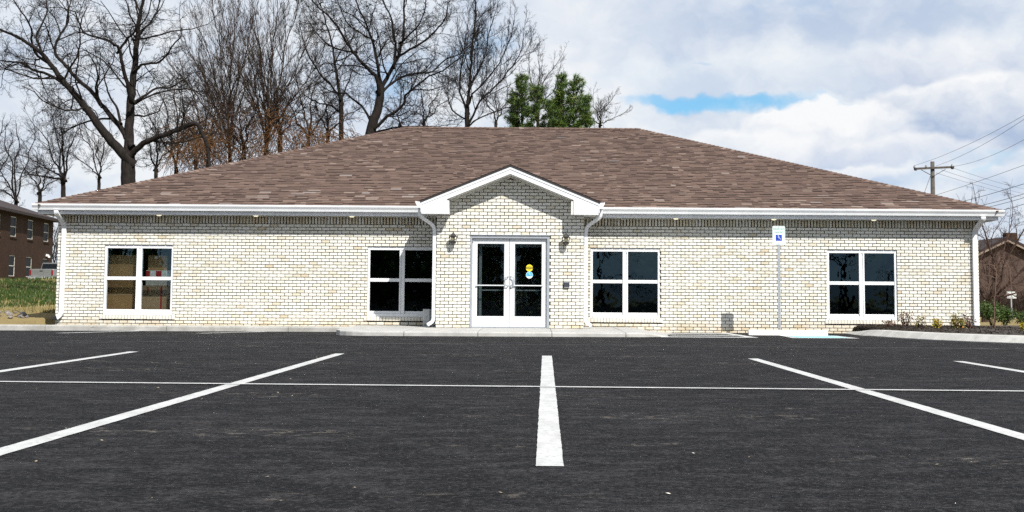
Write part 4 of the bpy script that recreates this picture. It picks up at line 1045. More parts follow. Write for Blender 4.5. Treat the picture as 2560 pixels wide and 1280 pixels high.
carton('cardboard_box', wx(370), wx(418), yb0 + 0.08, yb0 + 0.4, wz(676) + 0.002, wz(638), M['card'], 'small square carton on the white and red package in the first window',
       lambda o: tape(o, wx(386), wx(393), yb0 + 0.08, wz(646), wz(641), M['sign_white'], 'paper_label'))

# ------------------------------------------------------------------ trees
def tubes(name, lines, mat, parent, **tags):
    """many tapering branches as one mesh; lines of (points, radii); thick ones get more sides"""
    groups = {}
    for pts, rad in lines:
        sides = 7 if rad[0] > 0.09 else (5 if rad[0] > 0.03 else 3); groups.setdefault((len(pts), sides), []).append((pts, rad))
    V, Fc, base = [], [], 0
    for (n, sides), L in groups.items():
        P = np.array([l[0] for l in L], dtype=np.float64); R = np.array([l[1] for l in L], dtype=np.float64)
        T = np.empty_like(P); T[:, 1:-1] = P[:, 2:] - P[:, :-2]; T[:, 0] = P[:, 1] - P[:, 0]; T[:, -1] = P[:, -1] - P[:, -2]
        T /= np.linalg.norm(T, axis=2, keepdims=True) + 1e-9
        m = P[:, -1] - P[:, 0]; ref = np.where(np.abs(m[:, 2:3]) < 0.7 * np.linalg.norm(m, axis=1, keepdims=True), np.array([[0., 0., 1.]]), np.array([[0.6, 0.8, 0.]]))
        s = np.cross(T, ref[:, None, :]); s /= np.linalg.norm(s, axis=2, keepdims=True) + 1e-9; u = np.cross(T, s)
        a = np.arange(sides) * 2 * np.pi / sides
        ring = P[:, :, None, :] + R[:, :, None, None] * (np.cos(a)[None, None, :, None] * s[:, :, None, :] + np.sin(a)[None, None, :, None] * u[:, :, None, :])
        k = len(L); V.append(ring.reshape(-1, 3))
        idx = base + np.arange(k)[:, None, None] * n * sides + np.arange(n - 1)[None, :, None] * sides; kk = np.arange(sides)[None, None, :]; k2 = (kk + 1) % sides
        Fc.append(np.stack([idx + kk, idx + k2, idx + sides + k2, idx + sides + kk], -1).reshape(-1, 4)); base += k * n * sides
    V = np.concatenate(V); Fc = np.concatenate(Fc); me = bpy.data.meshes.new(name)
    me.vertices.add(len(V)); me.vertices.foreach_set('co', V.ravel()); me.loops.add(Fc.size); me.loops.foreach_set('vertex_index', Fc.ravel().astype(np.int32))
    me.polygons.add(len(Fc)); me.polygons.foreach_set('loop_start', np.arange(0, Fc.size, 4, dtype=np.int32)); me.polygons.foreach_set('use_smooth', np.ones(len(Fc), dtype=bool))
    me.materials.append(mat); me.update(calc_edges=True); me.validate()
    return tag(link(name, me, parent), **tags)
def rnd3(r): return Vector((r.gauss(0, 1), r.gauss(0, 1), r.gauss(0, 1)))
def grow(out, p, d, L, r0_, lvl, cfg, rg):
    n = cfg['seg'][min(lvl, len(cfg['seg']) - 1)]; step = L / n; pts = [tuple(p)]; rad = [r0_]; dirs = []; r1 = max(cfg['rmin'] * 0.42, r0_ * cfg.get('taper', 0.35)); wob = cfg['wob']; tr = cfg['trop']
    p = Vector(p); d = Vector(d)
    for i in range(n):
        d = (d + rnd3(rg) * wob + Vector((0, 0, tr))).normalized(); p = p + d * step; pts.append(tuple(p)); rad.append(r0_ + (r1 - r0_) * (i + 1) / n); dirs.append(d.copy())
    out.append((pts, rad)); sprout(out, pts, rad, dirs, L, lvl, cfg, rg)
def sprout(out, pts, rad, dirs, L, lvl, cfg, rg, k=None, tmin=None):
    if lvl >= cfg['max']: return
    n = len(pts) - 1; k = cfg['k'][lvl] if k is None else k; tmin = cfg['tmin'] if tmin is None else tmin
    for j in range(k):
        t = tmin + (1 - tmin) * (j + rg.random()) / k; f = min(t * n, n - 1e-4); i = int(f); q = Vector(pts[i]).lerp(Vector(pts[i + 1]), f - i); d = dirs[min(i, len(dirs) - 1)]
        ang = math.radians(rg.uniform(*cfg['ang'])); ax_ = d.cross(rnd3(rg)).normalized(); nd = Quaternion(ax_, ang) @ d
        cl = L * (cfg['lr'] if lvl < 3 else cfg['lr'] + 0.09) * (1.15 - 0.6 * t) * rg.uniform(0.6, 1.3); cr = max(cfg['rmin'] * (1.0, 1.0, 1.0, 0.85, 0.62, 0.5)[min(lvl + 1, 5)], min(rad[i] * 0.72, cl * cfg['rl']))
        if cl > 0.09: grow(out, q, nd, cl, cr, lvl + 1, cfg, rg)
def limb_px(pts, Y, dY, w0, w1, rg, wig=2.0):
    """a limb through pixel points, leaning dY metres in depth along its run, diameters w0..w1 in photo pixels"""
    out = []; rad = []; n = len(pts)
    P3 = [px(p[0], p[1], Y + dY * (i / (n - 1))) for i, p in enumerate(pts)]
    sub = []
    for i in range(n - 1):
        p0, p1, p2, p3 = P3[max(i - 1, 0)], P3[i], P3[i + 1], P3[min(i + 2, n - 1)]
        for k in range(3):
            t = k / 3; sub.append(0.5 * ((2 * p1) + (-p0 + p2) * t + (2 * p0 - 5 * p1 + 4 * p2 - p3) * t * t + (-p0 + 3 * p1 - 3 * p2 + p3) * t ** 3))
    sub.append(P3[-1]); m = len(sub); k = Y / F
    for i, p in enumerate(sub):
        if 0 < i < m - 1: p = p + rnd3(rg) * (wig * k * 0.4)
        out.append(tuple(p)); t = i / (m - 1); rad.append((w0 + (w1 - w0) * t ** 0.8) * k / 2)
    dirs = [(Vector(out[i + 1]) - Vector(out[i])).normalized() for i in range(m - 1)]
    return out, rad, dirs
def authored(name, label, Y, trunk, limbs, cfg, bark, seed, group=None, cat='tree', base_z=-0.3):
    rg = random.Random(seed); tp, trd, td = limb_px(trunk[0], Y, 0, trunk[1], trunk[2], rg, 1.0)
    g = Vector(tp[0]); g.z = base_z; root = empty(name, g, label, cat, group)
    low = [tuple(Vector((g.x, g.y, g.z)).lerp(Vector(tp[0]), t)) for t in (0, 0.25, 0.5, 0.75)]
    tubes('trunk', [(low + tp, [trd[0] * f for f in (1.5, 1.25, 1.12, 1.05)] + trd)], bark, root)
    out = []
    sprout(out, tp, trd, td, (Vector(tp[-1]) - Vector(tp[0])).length * 1.2, 1, cfg, rg, 3, 0.4)
    for pts, dY, w0, w1, k in limbs:
        a_, b_ = Vector(pts[0]), Vector(pts[1]); e_ = a_ - (b_ - a_).normalized() * (w0 * 0.9 + 3); lp, lr_, ld = limb_px([tuple(e_)] + list(pts), Y, dY, w0, w1, rg); out.append((lp, lr_)); L = sum((Vector(lp[i + 1]) - Vector(lp[i])).length for i in range(len(lp) - 1))
        sprout(out, lp, lr_, ld, min(L, 7.0), 1, cfg, rg, int(k * 1.35), 0.22)
        grow(out, lp[-1], ld[-1], 1.6, lr_[-1], 2, cfg, rg)
    tubes('crown', out, bark, root); return root
OAK = dict(seg=[8, 7, 6, 5, 4, 3], wob=0.24, trop=0.035, ang=(28, 72), lr=0.45, rl=0.0135, rmin=0.0088, max=5, k=[6, 8, 7, 5, 3], tmin=0.12)
T1 = [([(321, 382), (325, 317), (327, 260), (331, 219), (337, 171), (340, 122), (345, 81), (347, 49), (357, 8), (368, -45)], 2.0, 30, 6, 11),
      ([(325, 240), (316, 195), (305, 163), (297, 122), (284, 110), (252, 95), (219, 87), (199, 61), (188, 30)], -2.0, 13, 3, 9),
      ([(299, 124), (320, 95), (337, 77), (345, 50), (340, 10), (328, -20)], -1.0, 8, 3, 7),
      ([(315, 392), (280, 354), (252, 321), (228, 288), (203, 256), (183, 232), (154, 199), (130, 167), (106, 134), (77, 114), (45, 93), (0, 73), (-40, 60)], -1.5, 28, 4, 13),
      ([(170, 218), (122, 187), (81, 175), (53, 158), (24, 154), (0, 152), (-40, 140)], 1.5, 10, 3, 8),
      ([(322, 352), (306, 326), (280, 293), (252, 260), (228, 228), (195, 199), (158, 158), (138, 134), (142, 102), (158, 77), (171, 49), (170, 10)], 2.5, 17, 4, 10),
      ([(130, 165), (95, 140), (80, 110), (78, 70), (60, 40), (40, 10)], -2.0, 9, 3, 7), ([(106, 134), (92, 95), (105, 60), (118, 25), (112, -15)], 1.0, 8, 3, 7),
      ([(333, 384), (358, 358), (390, 345), (423, 333), (455, 321), (488, 309), (508, 337), (520, 374), (524, 419)], -1.5, 18, 7, 9),
      ([(341, 252), (366, 236), (390, 221), (423, 219), (447, 207), (470, 190)], 2.0, 9, 3, 6), ([(341, 175), (358, 160), (390, 158), (414, 142), (431, 114), (452, 90)], -2.0, 9, 3, 6),
      ([(343, 98), (366, 95), (390, 89), (427, 79), (479, 73)], 1.5, 8, 3, 6), ([(252, 262), (244, 225), (248, 180), (252, 150)], 0.5, 5, 2, 4), ([(300, 300), (290, 265), (275, 245), (268, 220)], 0.5, 9, 4, 3),
      ([(183, 232), (180, 265), (172, 278), (150, 270), (120, 255)], -0.6, 5, 2, 4), ([(345, 85), (372, 60), (392, 30), (400, -10)], 1.0, 8, 3, 6)]
authored('oak_tree', 'huge dark bare oak with a forked trunk rising behind the left end of the roof', 49.0, ([(323, 470), (321, 430), (321, 406), (321, 380)], 38, 34), T1, OAK, M['bark'], 5, 'bare trees behind the building')
T2 = [([(953, 218), (967, 197), (981, 169), (997, 141), (1006, 102), (1011, 63), (1009, 21), (1015, -30)], 2.0, 14, 4, 10),
      ([(948, 228), (943, 197), (925, 176), (904, 155), (883, 130), (858, 91), (841, 63), (820, 39), (791, 14), (770, -10)], -2.0, 12, 3, 11),
      ([(951, 214), (946, 169), (938, 130), (929, 98), (914, 56), (897, 21), (886, -10)], 1.0, 11, 3, 10),
      ([(939, 318), (967, 292), (999, 271), (1013, 253), (1013, 239), (1038, 218), (1073, 190), (1108, 176), (1140, 151)], -1.5, 10, 3, 10),
      ([(958, 228), (981, 207), (1009, 190), (1045, 183), (1080, 179), (1115, 148), (1150, 135)], 2.0, 9, 3, 9), ([(985, 160), (988, 120), (985, 91), (978, 46), (960, 7), (950, -20)], -1.0, 9, 3, 9),
      ([(999, 138), (1038, 116), (1069, 95), (1097, 67), (1115, 42), (1120, 10)], 0.5, 8, 3, 9), ([(943, 330), (981, 320), (1034, 316), (1069, 316)], 0.5, 7, 3, 6), ([(929, 306), (911, 274), (890, 253), (865, 236), (840, 232)], 1.0, 9, 3, 8),
      ([(883, 130), (850, 125), (815, 105), (790, 80), (770, 50)], 1.0, 7, 2, 8), ([(1006, 102), (1040, 70), (1060, 35), (1065, -10)], -1.5, 7, 2, 8), ([(929, 98), (905, 85), (870, 60), (850, 20), (840, -20)], -1.5, 6, 2, 7)]
OAK2 = dict(OAK, k=[6, 11, 8, 6, 3], lr=0.46)
authored('oak_tree', 'broad bare tree with a slanting grey trunk behind the left end of the ridge', 55.0, ([(925, 345), (932, 309), (943, 278), (950, 243), (952, 212)], 28, 19), T2, OAK2, M['bark'], 12, 'bare trees behind the building')
ASC = dict(seg=[8, 7, 6, 5, 4, 3], wob=0.10, trop=0.075, ang=(18, 48), lr=0.46, rl=0.0105, rmin=0.0082, max=5, k=[8, 9, 6, 5, 3], tmin=0.12)
T3 = [([(853, 250), (844, 204), (839, 169), (834, 134), (826, 95), (815, 60), (805, 20)], 1, 10, 3, 11), ([(850, 245), (830, 215), (805, 190), (785, 160), (765, 125), (755, 90)], -1, 7, 3, 9), ([(853, 250), (868, 215), (880, 180), (890, 150)], 1, 6, 2, 7), ([(850, 280), (820, 262), (790, 255), (760, 235), (735, 205)], 1, 6, 2, 8)]
authored('bare_tree', 'slender bare tree close on the left of the broad grey-trunked tree', 60.0, ([(853, 345), (853, 299), (853, 246)], 13, 11), T3, OAK, M['bark'], 31, 'bare trees behind the building')
T4 = [([(1168, 267), (1175, 211), (1178, 158), (1182, 105), (1189, 53), (1190, 14)], 1, 10, 3, 13), ([(1169, 312), (1183, 288), (1195, 262), (1225, 228), (1258, 195), (1290, 150), (1305, 120)], -1, 8, 2, 11), ([(1168, 275), (1150, 230), (1150, 185), (1160, 130), (1165, 80)], 1, 8, 2, 10),
      ([(1174, 222), (1182, 200), (1200, 170), (1215, 125), (1222, 80), (1235, 40)], 1, 7, 2, 10), ([(1170, 262), (1182, 236), (1210, 205), (1240, 170), (1262, 130), (1275, 95)], -1, 7, 2, 10), ([(1166, 300), (1130, 275), (1120, 240), (1122, 200)], 0.5, 6, 2, 8), ([(1170, 316), (1195, 297), (1235, 280), (1275, 268)], 0.5, 6, 2, 6)]
authored('bare_tree', 'upright bare tree with rising twigs just left of the pines', 56.0, ([(1168, 340), (1168, 300), (1168, 267)], 15, 11), T4, dict(ASC, k=[8, 10, 7, 5, 3]), M['bark'], 41, 'bare trees behind the building')
# fan-shaped trees grown up with vines, between the oaks
VASE = dict(ASC, k=[8, 8, 6, 4, 3], wob=0.085, trop=0.09, ang=(12, 38))
def fan(cx, base_y, tips, seed, Y, label, bark='bark_brown', w0=6.5, cfg=VASE, k=13):
    rg = random.Random(seed); limbs = []
    for tx, ty in tips:
        pts = []
        for i in range(6):
            t = i / 5; pts.append((cx + rg.uniform(-6, 6) * (t > 0) + (tx - cx) * (t ** 1.25), base_y - 20 + (ty - base_y + 20) * t))
        limbs.append((pts, rg.uniform(-2.5, 2.5), w0 * rg.uniform(0.7, 1.1), 2.0, k))
    authored('bare_tree', label, Y, ([(cx, base_y + 30), (cx, base_y), (cx, base_y - 22)], w0 * 1.8, w0 * 1.5), limbs, cfg, M[bark], seed, 'bare trees behind the building')
fan(665, 390, [(600, 60), (640, 35), (690, 30), (735, 45), (560, 100), (780, 90), (800, 160)], 51, 58.0, 'fan-shaped brownish bare tree, its stems crowded with vines, left of the broad tree')
fan(575, 400, [(500, 75), (540, 40), (585, 25), (480, 140), (620, 90), (455, 190)], 52, 62.0, 'fan-shaped bare tree with straight rising twigs right of the huge oak')
fan(520, 430, [(470, 210), (510, 170), (560, 200), (440, 260)], 53, 57.0, 'short vine-wrapped bare tree near the drooping limb of the huge oak', 'bark_brown', 8, OAK, 7)
fan(440, 440, [(400, 230), (440, 190), (480, 240), (380, 300)], 54, 64.0, 'small bare tree behind the drooping limb of the huge oak', 'bark', 7, OAK, 7)
fan(770, 380, [(700, 230), (740, 190), (790, 200), (840, 240)], 55, 62.0, 'low bare tree under the slender one, hung with pale vines', 'bark_brown', 8, OAK, 7)
fan(40, 520, [(-20, 400), (10, 340), (45, 330), (90, 350), (-40, 450)], 56, 121.0, 'thin bare tree at the far left above the brown building', 'bark', 6, OAK, 7)
fan(158, 470, [(95, 320), (130, 285), (150, 280), (60, 390), (190, 330), (40, 430)], 57, 62.0, 'leaning thin bare tree left of the huge oak', 'bark', 7, ASC, 8)
fan(248, 460, [(200, 320), (235, 350), (270, 340), (180, 390)], 58, 72.0, 'small bare tree close on the left of the oak trunk', 'bark_grey', 5, ASC, 8)
fan(1060, 325, [(1020, 260), (1050, 230), (1090, 235), (1120, 250)], 59, 66.0, 'low bare tree between the broad tree and the upright one', 'bark_grey', 5, OAK, 7)
fan(1500, 330, [(1485, 265), (1505, 270), (1525, 300), (1470, 290)], 60, 68.0, 'small bare tree peeping over the ridge right of the pines', 'bark_grey', 4, ASC, 6)
fan(1345, 300, [(1320, 165), (1345, 160), (1370, 180), (1390, 220)], 61, 68.0, 'bare tree with thin pale twigs showing behind the pines', 'bark_grey', 5, ASC, 7)
fan(-15, 500, [(-60, 380), (-30, 330), (5, 320), (25, 370)], 62, 118.0, 'twiggy bare tree half cut off by the left edge', 'bark', 5, OAK, 6)
fan(700, 360, [(650, 250), (690, 220), (720, 240), (760, 270)], 66, 59.0, 'low vine-choked bare tree at the foot of the fan-shaped trees', 'bark_brown', 7, OAK, 9)
fan(610, 385, [(560, 270), (600, 240), (640, 260), (540, 320)], 67, 56.0, 'low dense bare tree right of the drooping oak limb', 'bark_brown', 7, OAK, 9)
fan(490, 420, [(450, 320), (480, 280), (520, 300), (540, 350)], 68, 61.0, 'brushy bare tree behind the hanging vines of the drooping limb', 'bark', 6, OAK, 9)
fan(390, 440, [(360, 330), (390, 290), (420, 310), (440, 360)], 69, 63.0, 'low bare tree just right of the oak trunk', 'bark', 6, OAK, 9)
fan(820, 350, [(780, 260), (815, 230), (850, 250), (880, 280)], 70, 63.0, 'low bare tree in front of the slender one', 'bark_brown', 6, OAK, 9)
fan(1000, 330, [(960, 270), (1000, 250), (1040, 280)], 71, 64.0, 'low twiggy bare tree under the long right limb of the broad tree', 'bark', 5, OAK, 8)
fan(1240, 325, [(1205, 240), (1240, 220), (1275, 250)], 72, 64.0, 'low bare tree between the upright tree and the pines', 'bark_grey', 5, ASC, 8)
fan(100, 500, [(60, 420), (95, 400), (130, 410), (160, 440)], 73, 120.0, 'low bare tree behind the left end of the gutter', 'bark', 6, OAK, 8)
# vines
rg = random.Random(77); out = []
def vines(n, x0, x1, y0, y1, L, Y):
    for _ in range(n):
        p = px(rg.uniform(x0, x1), rg.gauss((y0 + y1) / 2, (y1 - y0) / 3.2), Y + rg.uniform(-2, 2)); d = rnd3(rg); d.z = -abs(d.z) * 0.6 + 0.25; l = L * rg.uniform(0.5, 1.5); pts = [tuple(p)]; rd_ = [0.012]
        d.normalize()
        for i in range(6): d = (d + rnd3(rg) * 0.22 + Vector((0, 0, -0.22))).normalized(); p = p + d * (l / 6); pts.append(tuple(p)); rd_.append(0.011)
        out.append((pts, rd_))
vines(620, 470, 780, 300, 410, 1.5, 57); vines(220, 440, 540, 300, 420, 1.3, 55); vines(160, 600, 720, 240, 330, 1.5, 58); vines(220, 740, 900, 310, 370, 1.2, 56)
tubes('vine_tangle', out, M['vine'], None, label='rusty tangle of hanging vines in the trees along the roof slope', cat='vines', kind='stuff')

# pines
def pine(cx, tops, seed, Y, label):
    rg = random.Random(seed); base = px(cx, 330, Y); root = empty('pine_tree', (base.x, Y, 0), label, 'tree', 'pines behind the ridge'); k = Y / F
    br = []; tl = MB(); zb = 3.0
    for (tx, ty, wd) in tops:
        top = px(tx, ty, Y + rg.uniform(-1, 1)); b0 = Vector((base.x + (top.x - base.x) * 0.5, Y, 0)); n = 8
        pts = [tuple(b0.lerp(top, i / n) + Vector((rg.uniform(-0.06, 0.06), rg.uniform(-0.06, 0.06), 0))) for i in range(n + 1)]; br.append((pts, [0.13 * (1 - i / n) + 0.02 for i in range(n + 1)]))
        H = top.z; z = zb
        while z < H - 0.15:
            f = (H - z) / (H - zb); spread = wd * k * (0.22 + 0.78 * min(1, f * 1.5) ** 0.7); c = b0.lerp(top, z / H)
            for j in range(5):
                a_ = rg.uniform(0, 6.28); l = spread * rg.uniform(0.45, 1.1); e_ = c + Vector((math.cos(a_) * l, math.sin(a_) * l, l * rg.uniform(0.35, 0.75))); m_ = c.lerp(e_, 0.5) + Vector((0, 0, -0.06 * l))
                br.append(([tuple(c), tuple(m_), tuple(e_)], [0.025, 0.018, 0.010]))
                for t in (0.45, 0.62, 0.78, 0.9, 1.0):
                    q = c.lerp(e_, t) + rnd3(rg) * 0.07; ax_ = ((e_ - c).normalized() + Vector((0, 0, 0.7)) + rnd3(rg) * 0.25).normalized(); tint = min(1, max(0, rg.gauss(0.45, 0.22)))
                    for _ in range(20):
                        d = (ax_ * rg.uniform(0.1, 0.9) + rnd3(rg) * 0.55).normalized(); L = rg.uniform(0.16, 0.30); s_ = d.cross(rnd3(rg)).normalized() * 0.013
                        b_ = q - ax_ * rg.uniform(0, 0.18); tl.add([b_ - s_, b_ + s_, b_ + d * L], [(0, 1, 2)], min(1, max(0, tint + rg.uniform(-0.18, 0.18))))
            z += rg.uniform(0.24, 0.36)
    tubes('trunk', br, M['bark_brown'], root); tl.build('crown', M['needle'], root)
pine(1330, [(1303, 184, 62), (1345, 214, 58), (1284, 232, 36), (1378, 246, 36)], 5, 60.0, 'green pine with several pointed tops, left of the pair')
pine(1435, [(1406, 180, 56), (1436, 190, 72), (1466, 240, 40), (1396, 232, 30)], 9, 58.0, 'denser rounded green pine, right of the pair')

# ------------------------------------------------------------------ left: bank, rocks, brown building, pickup
rg = random.Random(3); mb = MB()
for _ in range(9000):
    Y = 34.5 + 42 * rg.random() ** 1.6; X = (rg.uniform(-60, 165) - PX) / F * Y; z = terrain(X, Y)
    if X > -12.15 and Y > 30: continue
    s_ = 0.6 + Y / 60; h = rg.uniform(0.04, 0.11) * s_; a_ = rg.uniform(0, 6.28); d = Vector((math.cos(a_), math.sin(a_), 0)) * 0.016 * s_; b_ = Vector((X, Y, z - 0.01)); l = rnd3(rg) * 0.03
    green = math.sin(X * 0.9 + 0.4 * Y) * 0.5 + math.sin(Y * 0.55 + X * 0.3) * 0.5; dry = (Y < 37.5) or green < -0.35 + rg.gauss(0, 0.3)
    mb.add([b_ - d, b_ + d, b_ + Vector((l.x, l.y, h))], [(0, 1, 2)], rg.uniform(0.86, 1.0) if dry else rg.uniform(0.0, 0.7))
mb.build('grass', M['grass'], None, kind='stuff')
import bmesh
def rock_mesh(rg, s):
    bm = bmesh.new(); bmesh.ops.create_icosphere(bm, subdivisions=2, radius=1.0); sc_ = Vector((rg.uniform(0.7, 1.2), rg.uniform(0.7, 1.1), rg.uniform(0.45, 0.7))); pl = [(rnd3(rg).normalized(), rg.uniform(0.55, 0.9)) for _ in range(9)]
    for v in bm.verts:
        for nrm, h in pl:
            dd = v.co.dot(nrm) - h
            if dd > 0: v.co -= nrm * dd
        v.co = Vector((v.co.x * sc_.x, v.co.y * sc_.y, v.co.z * sc_.z)) * s
    me = bpy.data.meshes.new('rock'); bm.to_mesh(me); bm.free(); me.materials.append(M['rock']); return me
rmesh = [rock_mesh(rg, 1.0) for _ in range(5)]
for i in range(26):
    x_, y_ = rg.uniform(-25, 78), rg.uniform(786, 806); Y = 32.2 + (806 - y_) * 0.14; X = (x_ - PX) / F * Y; s_ = rg.uniform(0.05, 0.15)
    o = bpy.data.objects.new('rock', rmesh[i % 5]); C.objects.link(o); o.location = (X, Y, terrain(X, Y) + s_ * 0.25); o.scale = (s_, s_, s_); o.rotation_euler = (rg.uniform(-0.3, 0.3), rg.uniform(-0.3, 0.3), rg.uniform(0, 6.28))
    tag(o, 'pale grey rubble stone in the loose heap at the foot of the grass bank', 'rock', 'rubble stones at the foot of the bank')

def wallY(x_): return -30.95 / ((x_ - PX) / F + 0.11)
def wallX(Y): return -41.4 - 0.11 * (Y - 95)
ab = empty('apartment_block', (-42, 100, 1.2), 'two-storey brown brick building on the bank at the left edge', 'building')
Ya, Yb = 78.0, 109.5; za, zb = 0.8, 7.35
wdir = (Vector((wallX(Yb), Yb, 0)) - Vector((wallX(Ya), Ya, 0))).normalized(); wn = Vector((wdir.y, -wdir.x, 0))   # outward, to the right
if wn.x < 0: wn = -wn
P0 = Vector((wallX(Ya), Ya, 0)); Lw = (Vector((wallX(Yb), Yb, 0)) - P0).length
def wpt(s_, off, z): q = P0 + wdir * s_ + wn * off; return (q.x, q.y, z)
mb = MB()
def wbox(mb, s0, s1, o0, o1, z0, z1): 
    vs = [wpt(s0, o0, z0), wpt(s1, o0, z0), wpt(s1, o1, z0), wpt(s0, o1, z0), wpt(s0, o0, z1), wpt(s1, o0, z1), wpt(s1, o1, z1), wpt(s0, o1, z1)]
    mb.add(vs, [(0, 3, 2, 1), (4, 5, 6, 7), (0, 1, 5, 4), (1, 2, 6, 5), (2, 3, 7, 6), (3, 0, 4, 7)])
wins = []
for x_ in (-45, -8, 33, 75.5, 115.5):
    Y = wallY(x_); s_ = (Vector((wallX(Y), Y, 0)) - P0).length
    for z0, z1 in ((5.30, 6.92), (2.12, 3.80)): wins.append((s_ - 0.80, s_ + 0.80, z0, z1))
cuts = sorted({0.0, Lw} | {w_[0] for w_ in wins} | {w_[1] for w_ in wins})
for c0, c1 in zip(cuts[:-1], cuts[1:]):
    hs = sorted([w_ for w_ in wins if w_[0] <= c0 + 1e-6 and w_[1] >= c1 - 1e-6], key=lambda h: h[2]); z = za
    for h in hs: wbox(mb, c0, c1, -0.3, 0, z, h[2]); z = h[3]
    wbox(mb, c0, c1, -0.3, 0, z, zb)
wbox(mb, 0, Lw, -12, -0.301, za, zb)
mb.build('wall', M['brown_brick'], ab)
for w_ in wins:
    mb = MB(); s0, s1, z0, z1 = w_; t = 0.06; m_ = (z0 + z1) / 2
    wbox(mb, s0, s0 + t, -0.10, -0.05, z0, z1); wbox(mb, s1 - t, s1, -0.10, -0.05, z0, z1); wbox(mb, s0 + t, s1 - t, -0.10, -0.05, z0, z0 + t); wbox(mb, s0 + t, s1 - t, -0.10, -0.05, z1 - t, z1); wbox(mb, s0 + t, s1 - t, -0.11, -0.04, m_ - 0.03, m_ + 0.03)
    wf = mb.build('window', M['cream'], ab)
    mb = MB(); wbox(mb, s0 + t, s1 - t, -0.10, -0.08, z0 + t, m_ - 0.03); mb.build('pane', M['dark_glass'], wf)
    mb = MB(); wbox(mb, s0 + t, s1 - t, -0.09, -0.07, m_ + 0.03, z1 - t); mb.build('pane', M['dark_glass'], wf)
    mb = MB(); wbox(mb, s0 - 0.08, s1 + 0.08, -0.049, 0.06, z0 - 0.14, z0 - 0.001); mb.build('window_sill', M['brown_brick'], wf)
mb = MB(); ov = 0.55; rz = zb + 0.02
q = [wpt(-0.5, ov, rz), wpt(Lw + ov, ov, rz), wpt(Lw + ov, -12 - ov, rz), wpt(-0.5, -12 - ov, rz), wpt(5.5, -6, rz + 2.3), wpt(Lw - 5.5, -6, rz + 2.3)]
q2 = [(p[0], p[1], p[2] - 0.22) for p in q[:4]]
mb.add(q + q2, [(0, 1, 5, 4), (1, 2, 5), (2, 3, 4, 5), (3, 0, 4), (6, 7, 1, 0), (7, 8, 2, 1), (8, 9, 3, 2), (9, 6, 0, 3), (9, 8, 7, 6)]); mb.build('roof', M['brown_roof'], ab)
mb = MB(); s_ = (Vector((wallX(wallY(118)), wallY(118), 0)) - P0).length; wbox(mb, s_ - 0.2, s_ + 0.25, 0.001, 0.16, 4.02, 4.2); wbox(mb, s_ - 0.1, s_ + 0.1, 0.161, 0.3, 3.9, 4.08); mb.build('flood_light', M['sign_white'], ab)

TY = 97.0; tz = 1.40; tk = TY / F
tx0 = (75 - PX) / F * TY; tr_ = empty('pickup_truck', (tx0 + 0.98, TY, tz), 'silver pickup truck parked by the brown building, seen from behind', 'truck')
def rounded_prism(mb, poly, y0, y1): mb.prism(poly, 1, y0, y1)
mb = MB(); mb.prism([(-0.95, 0.50), (0.95, 0.50), (0.98, 0.75), (0.96, 1.26), (0.90, 1.30), (-0.90, 1.30), (-0.96, 1.26), (-0.98, 0.75)], 1, 0.06, 3.2)
child('body', mb, M['silver'], tr_, 0.03)
mb = MB(); mb.prism([(-0.96, 0.55), (0.96, 0.55), (0.96, 1.15), (-0.96, 1.15)], 1, 3.201, 5.2); child('hood', mb, M['silver'], tr_, 0.05)
mb = MB(); mb.prism([(-0.80, 0.70), (0.80, 0.70), (0.80, 1.265), (-0.80, 1.265)], 1, 0.02, 0.059); tg = child('tailgate', mb, M['silver'], tr_, 0.012)
mb = MB(); mb.box(-0.12, 0.12, 0.008, 0.0195, 1.10, 1.17); child('handle', mb, M['dark'], tg)
mb = MB(); mb.prism([(-0.84, 1.301), (0.84, 1.301), (0.70, 1.80), (0.62, 1.84), (-0.62, 1.84), (-0.70, 1.80)], 1, 1.95, 3.3); cb = child('cab', mb, M['silver'], tr_, 0.03)
mb = MB(); mb.prism([(-0.72, 1.36), (0.72, 1.36), (0.62, 1.75), (-0.62, 1.75)], 1, 1.90, 1.945); child('rear_window', mb, M['dark_glass'], cb)
for sx in (-1, 1):
    mb = MB(); mb.box(min(sx * 0.81, sx * 0.95), max(sx * 0.81, sx * 0.95), 0.015, 0.0585, 0.82, 1.22); child('tail_light', mb, M['tail'], tr_, 0.01)
    mb = MB(); mb.box(min(sx * 0.99, sx * 1.18), max(sx * 0.99, sx * 1.18), 2.95, 3.05, 1.28, 1.48); child('side_mirror', mb, M['dark'], tr_, 0.01)
    for wy in (1.0, 4.3):
        mb = MB(); mb.lathe([(0.16, -0.11), (0.34, -0.11), (0.37, -0.07), (0.37, 0.07), (0.34, 0.11), (0.16, 0.11)], (0, 0, 0), 20); mb.v = [(p[2] + sx * 0.84, p[0] + wy, p[1] + 0.36) for p in mb.v]; wh = child('wheel', mb, M['tyre'], tr_)
mb = MB(); mb.prism([(-0.97, 0.46), (0.97, 0.46), (0.98, 0.66), (0.4, 0.68), (-0.4, 0.68), (-0.98, 0.66)], 1, -0.12, 0.05); bp = child('bumper', mb, M['chrome'], tr_, 0.02)
mb = MB(); mb.box(-0.16, 0.16, -0.130, -0.1205, 0.50, 0.64); child('number_plate', mb, simple('plate_blue', (0.35, 0.42, 0.62), 0.2, 20, 0.5), bp)
# scrub behind the pickup
fan(140, 720, [(122, 560), (140, 570), (150, 590), (130, 610)], 64, 118.0, 'dark scrubby tree behind the corner of the brown building', 'bark', 4, OAK, 6)

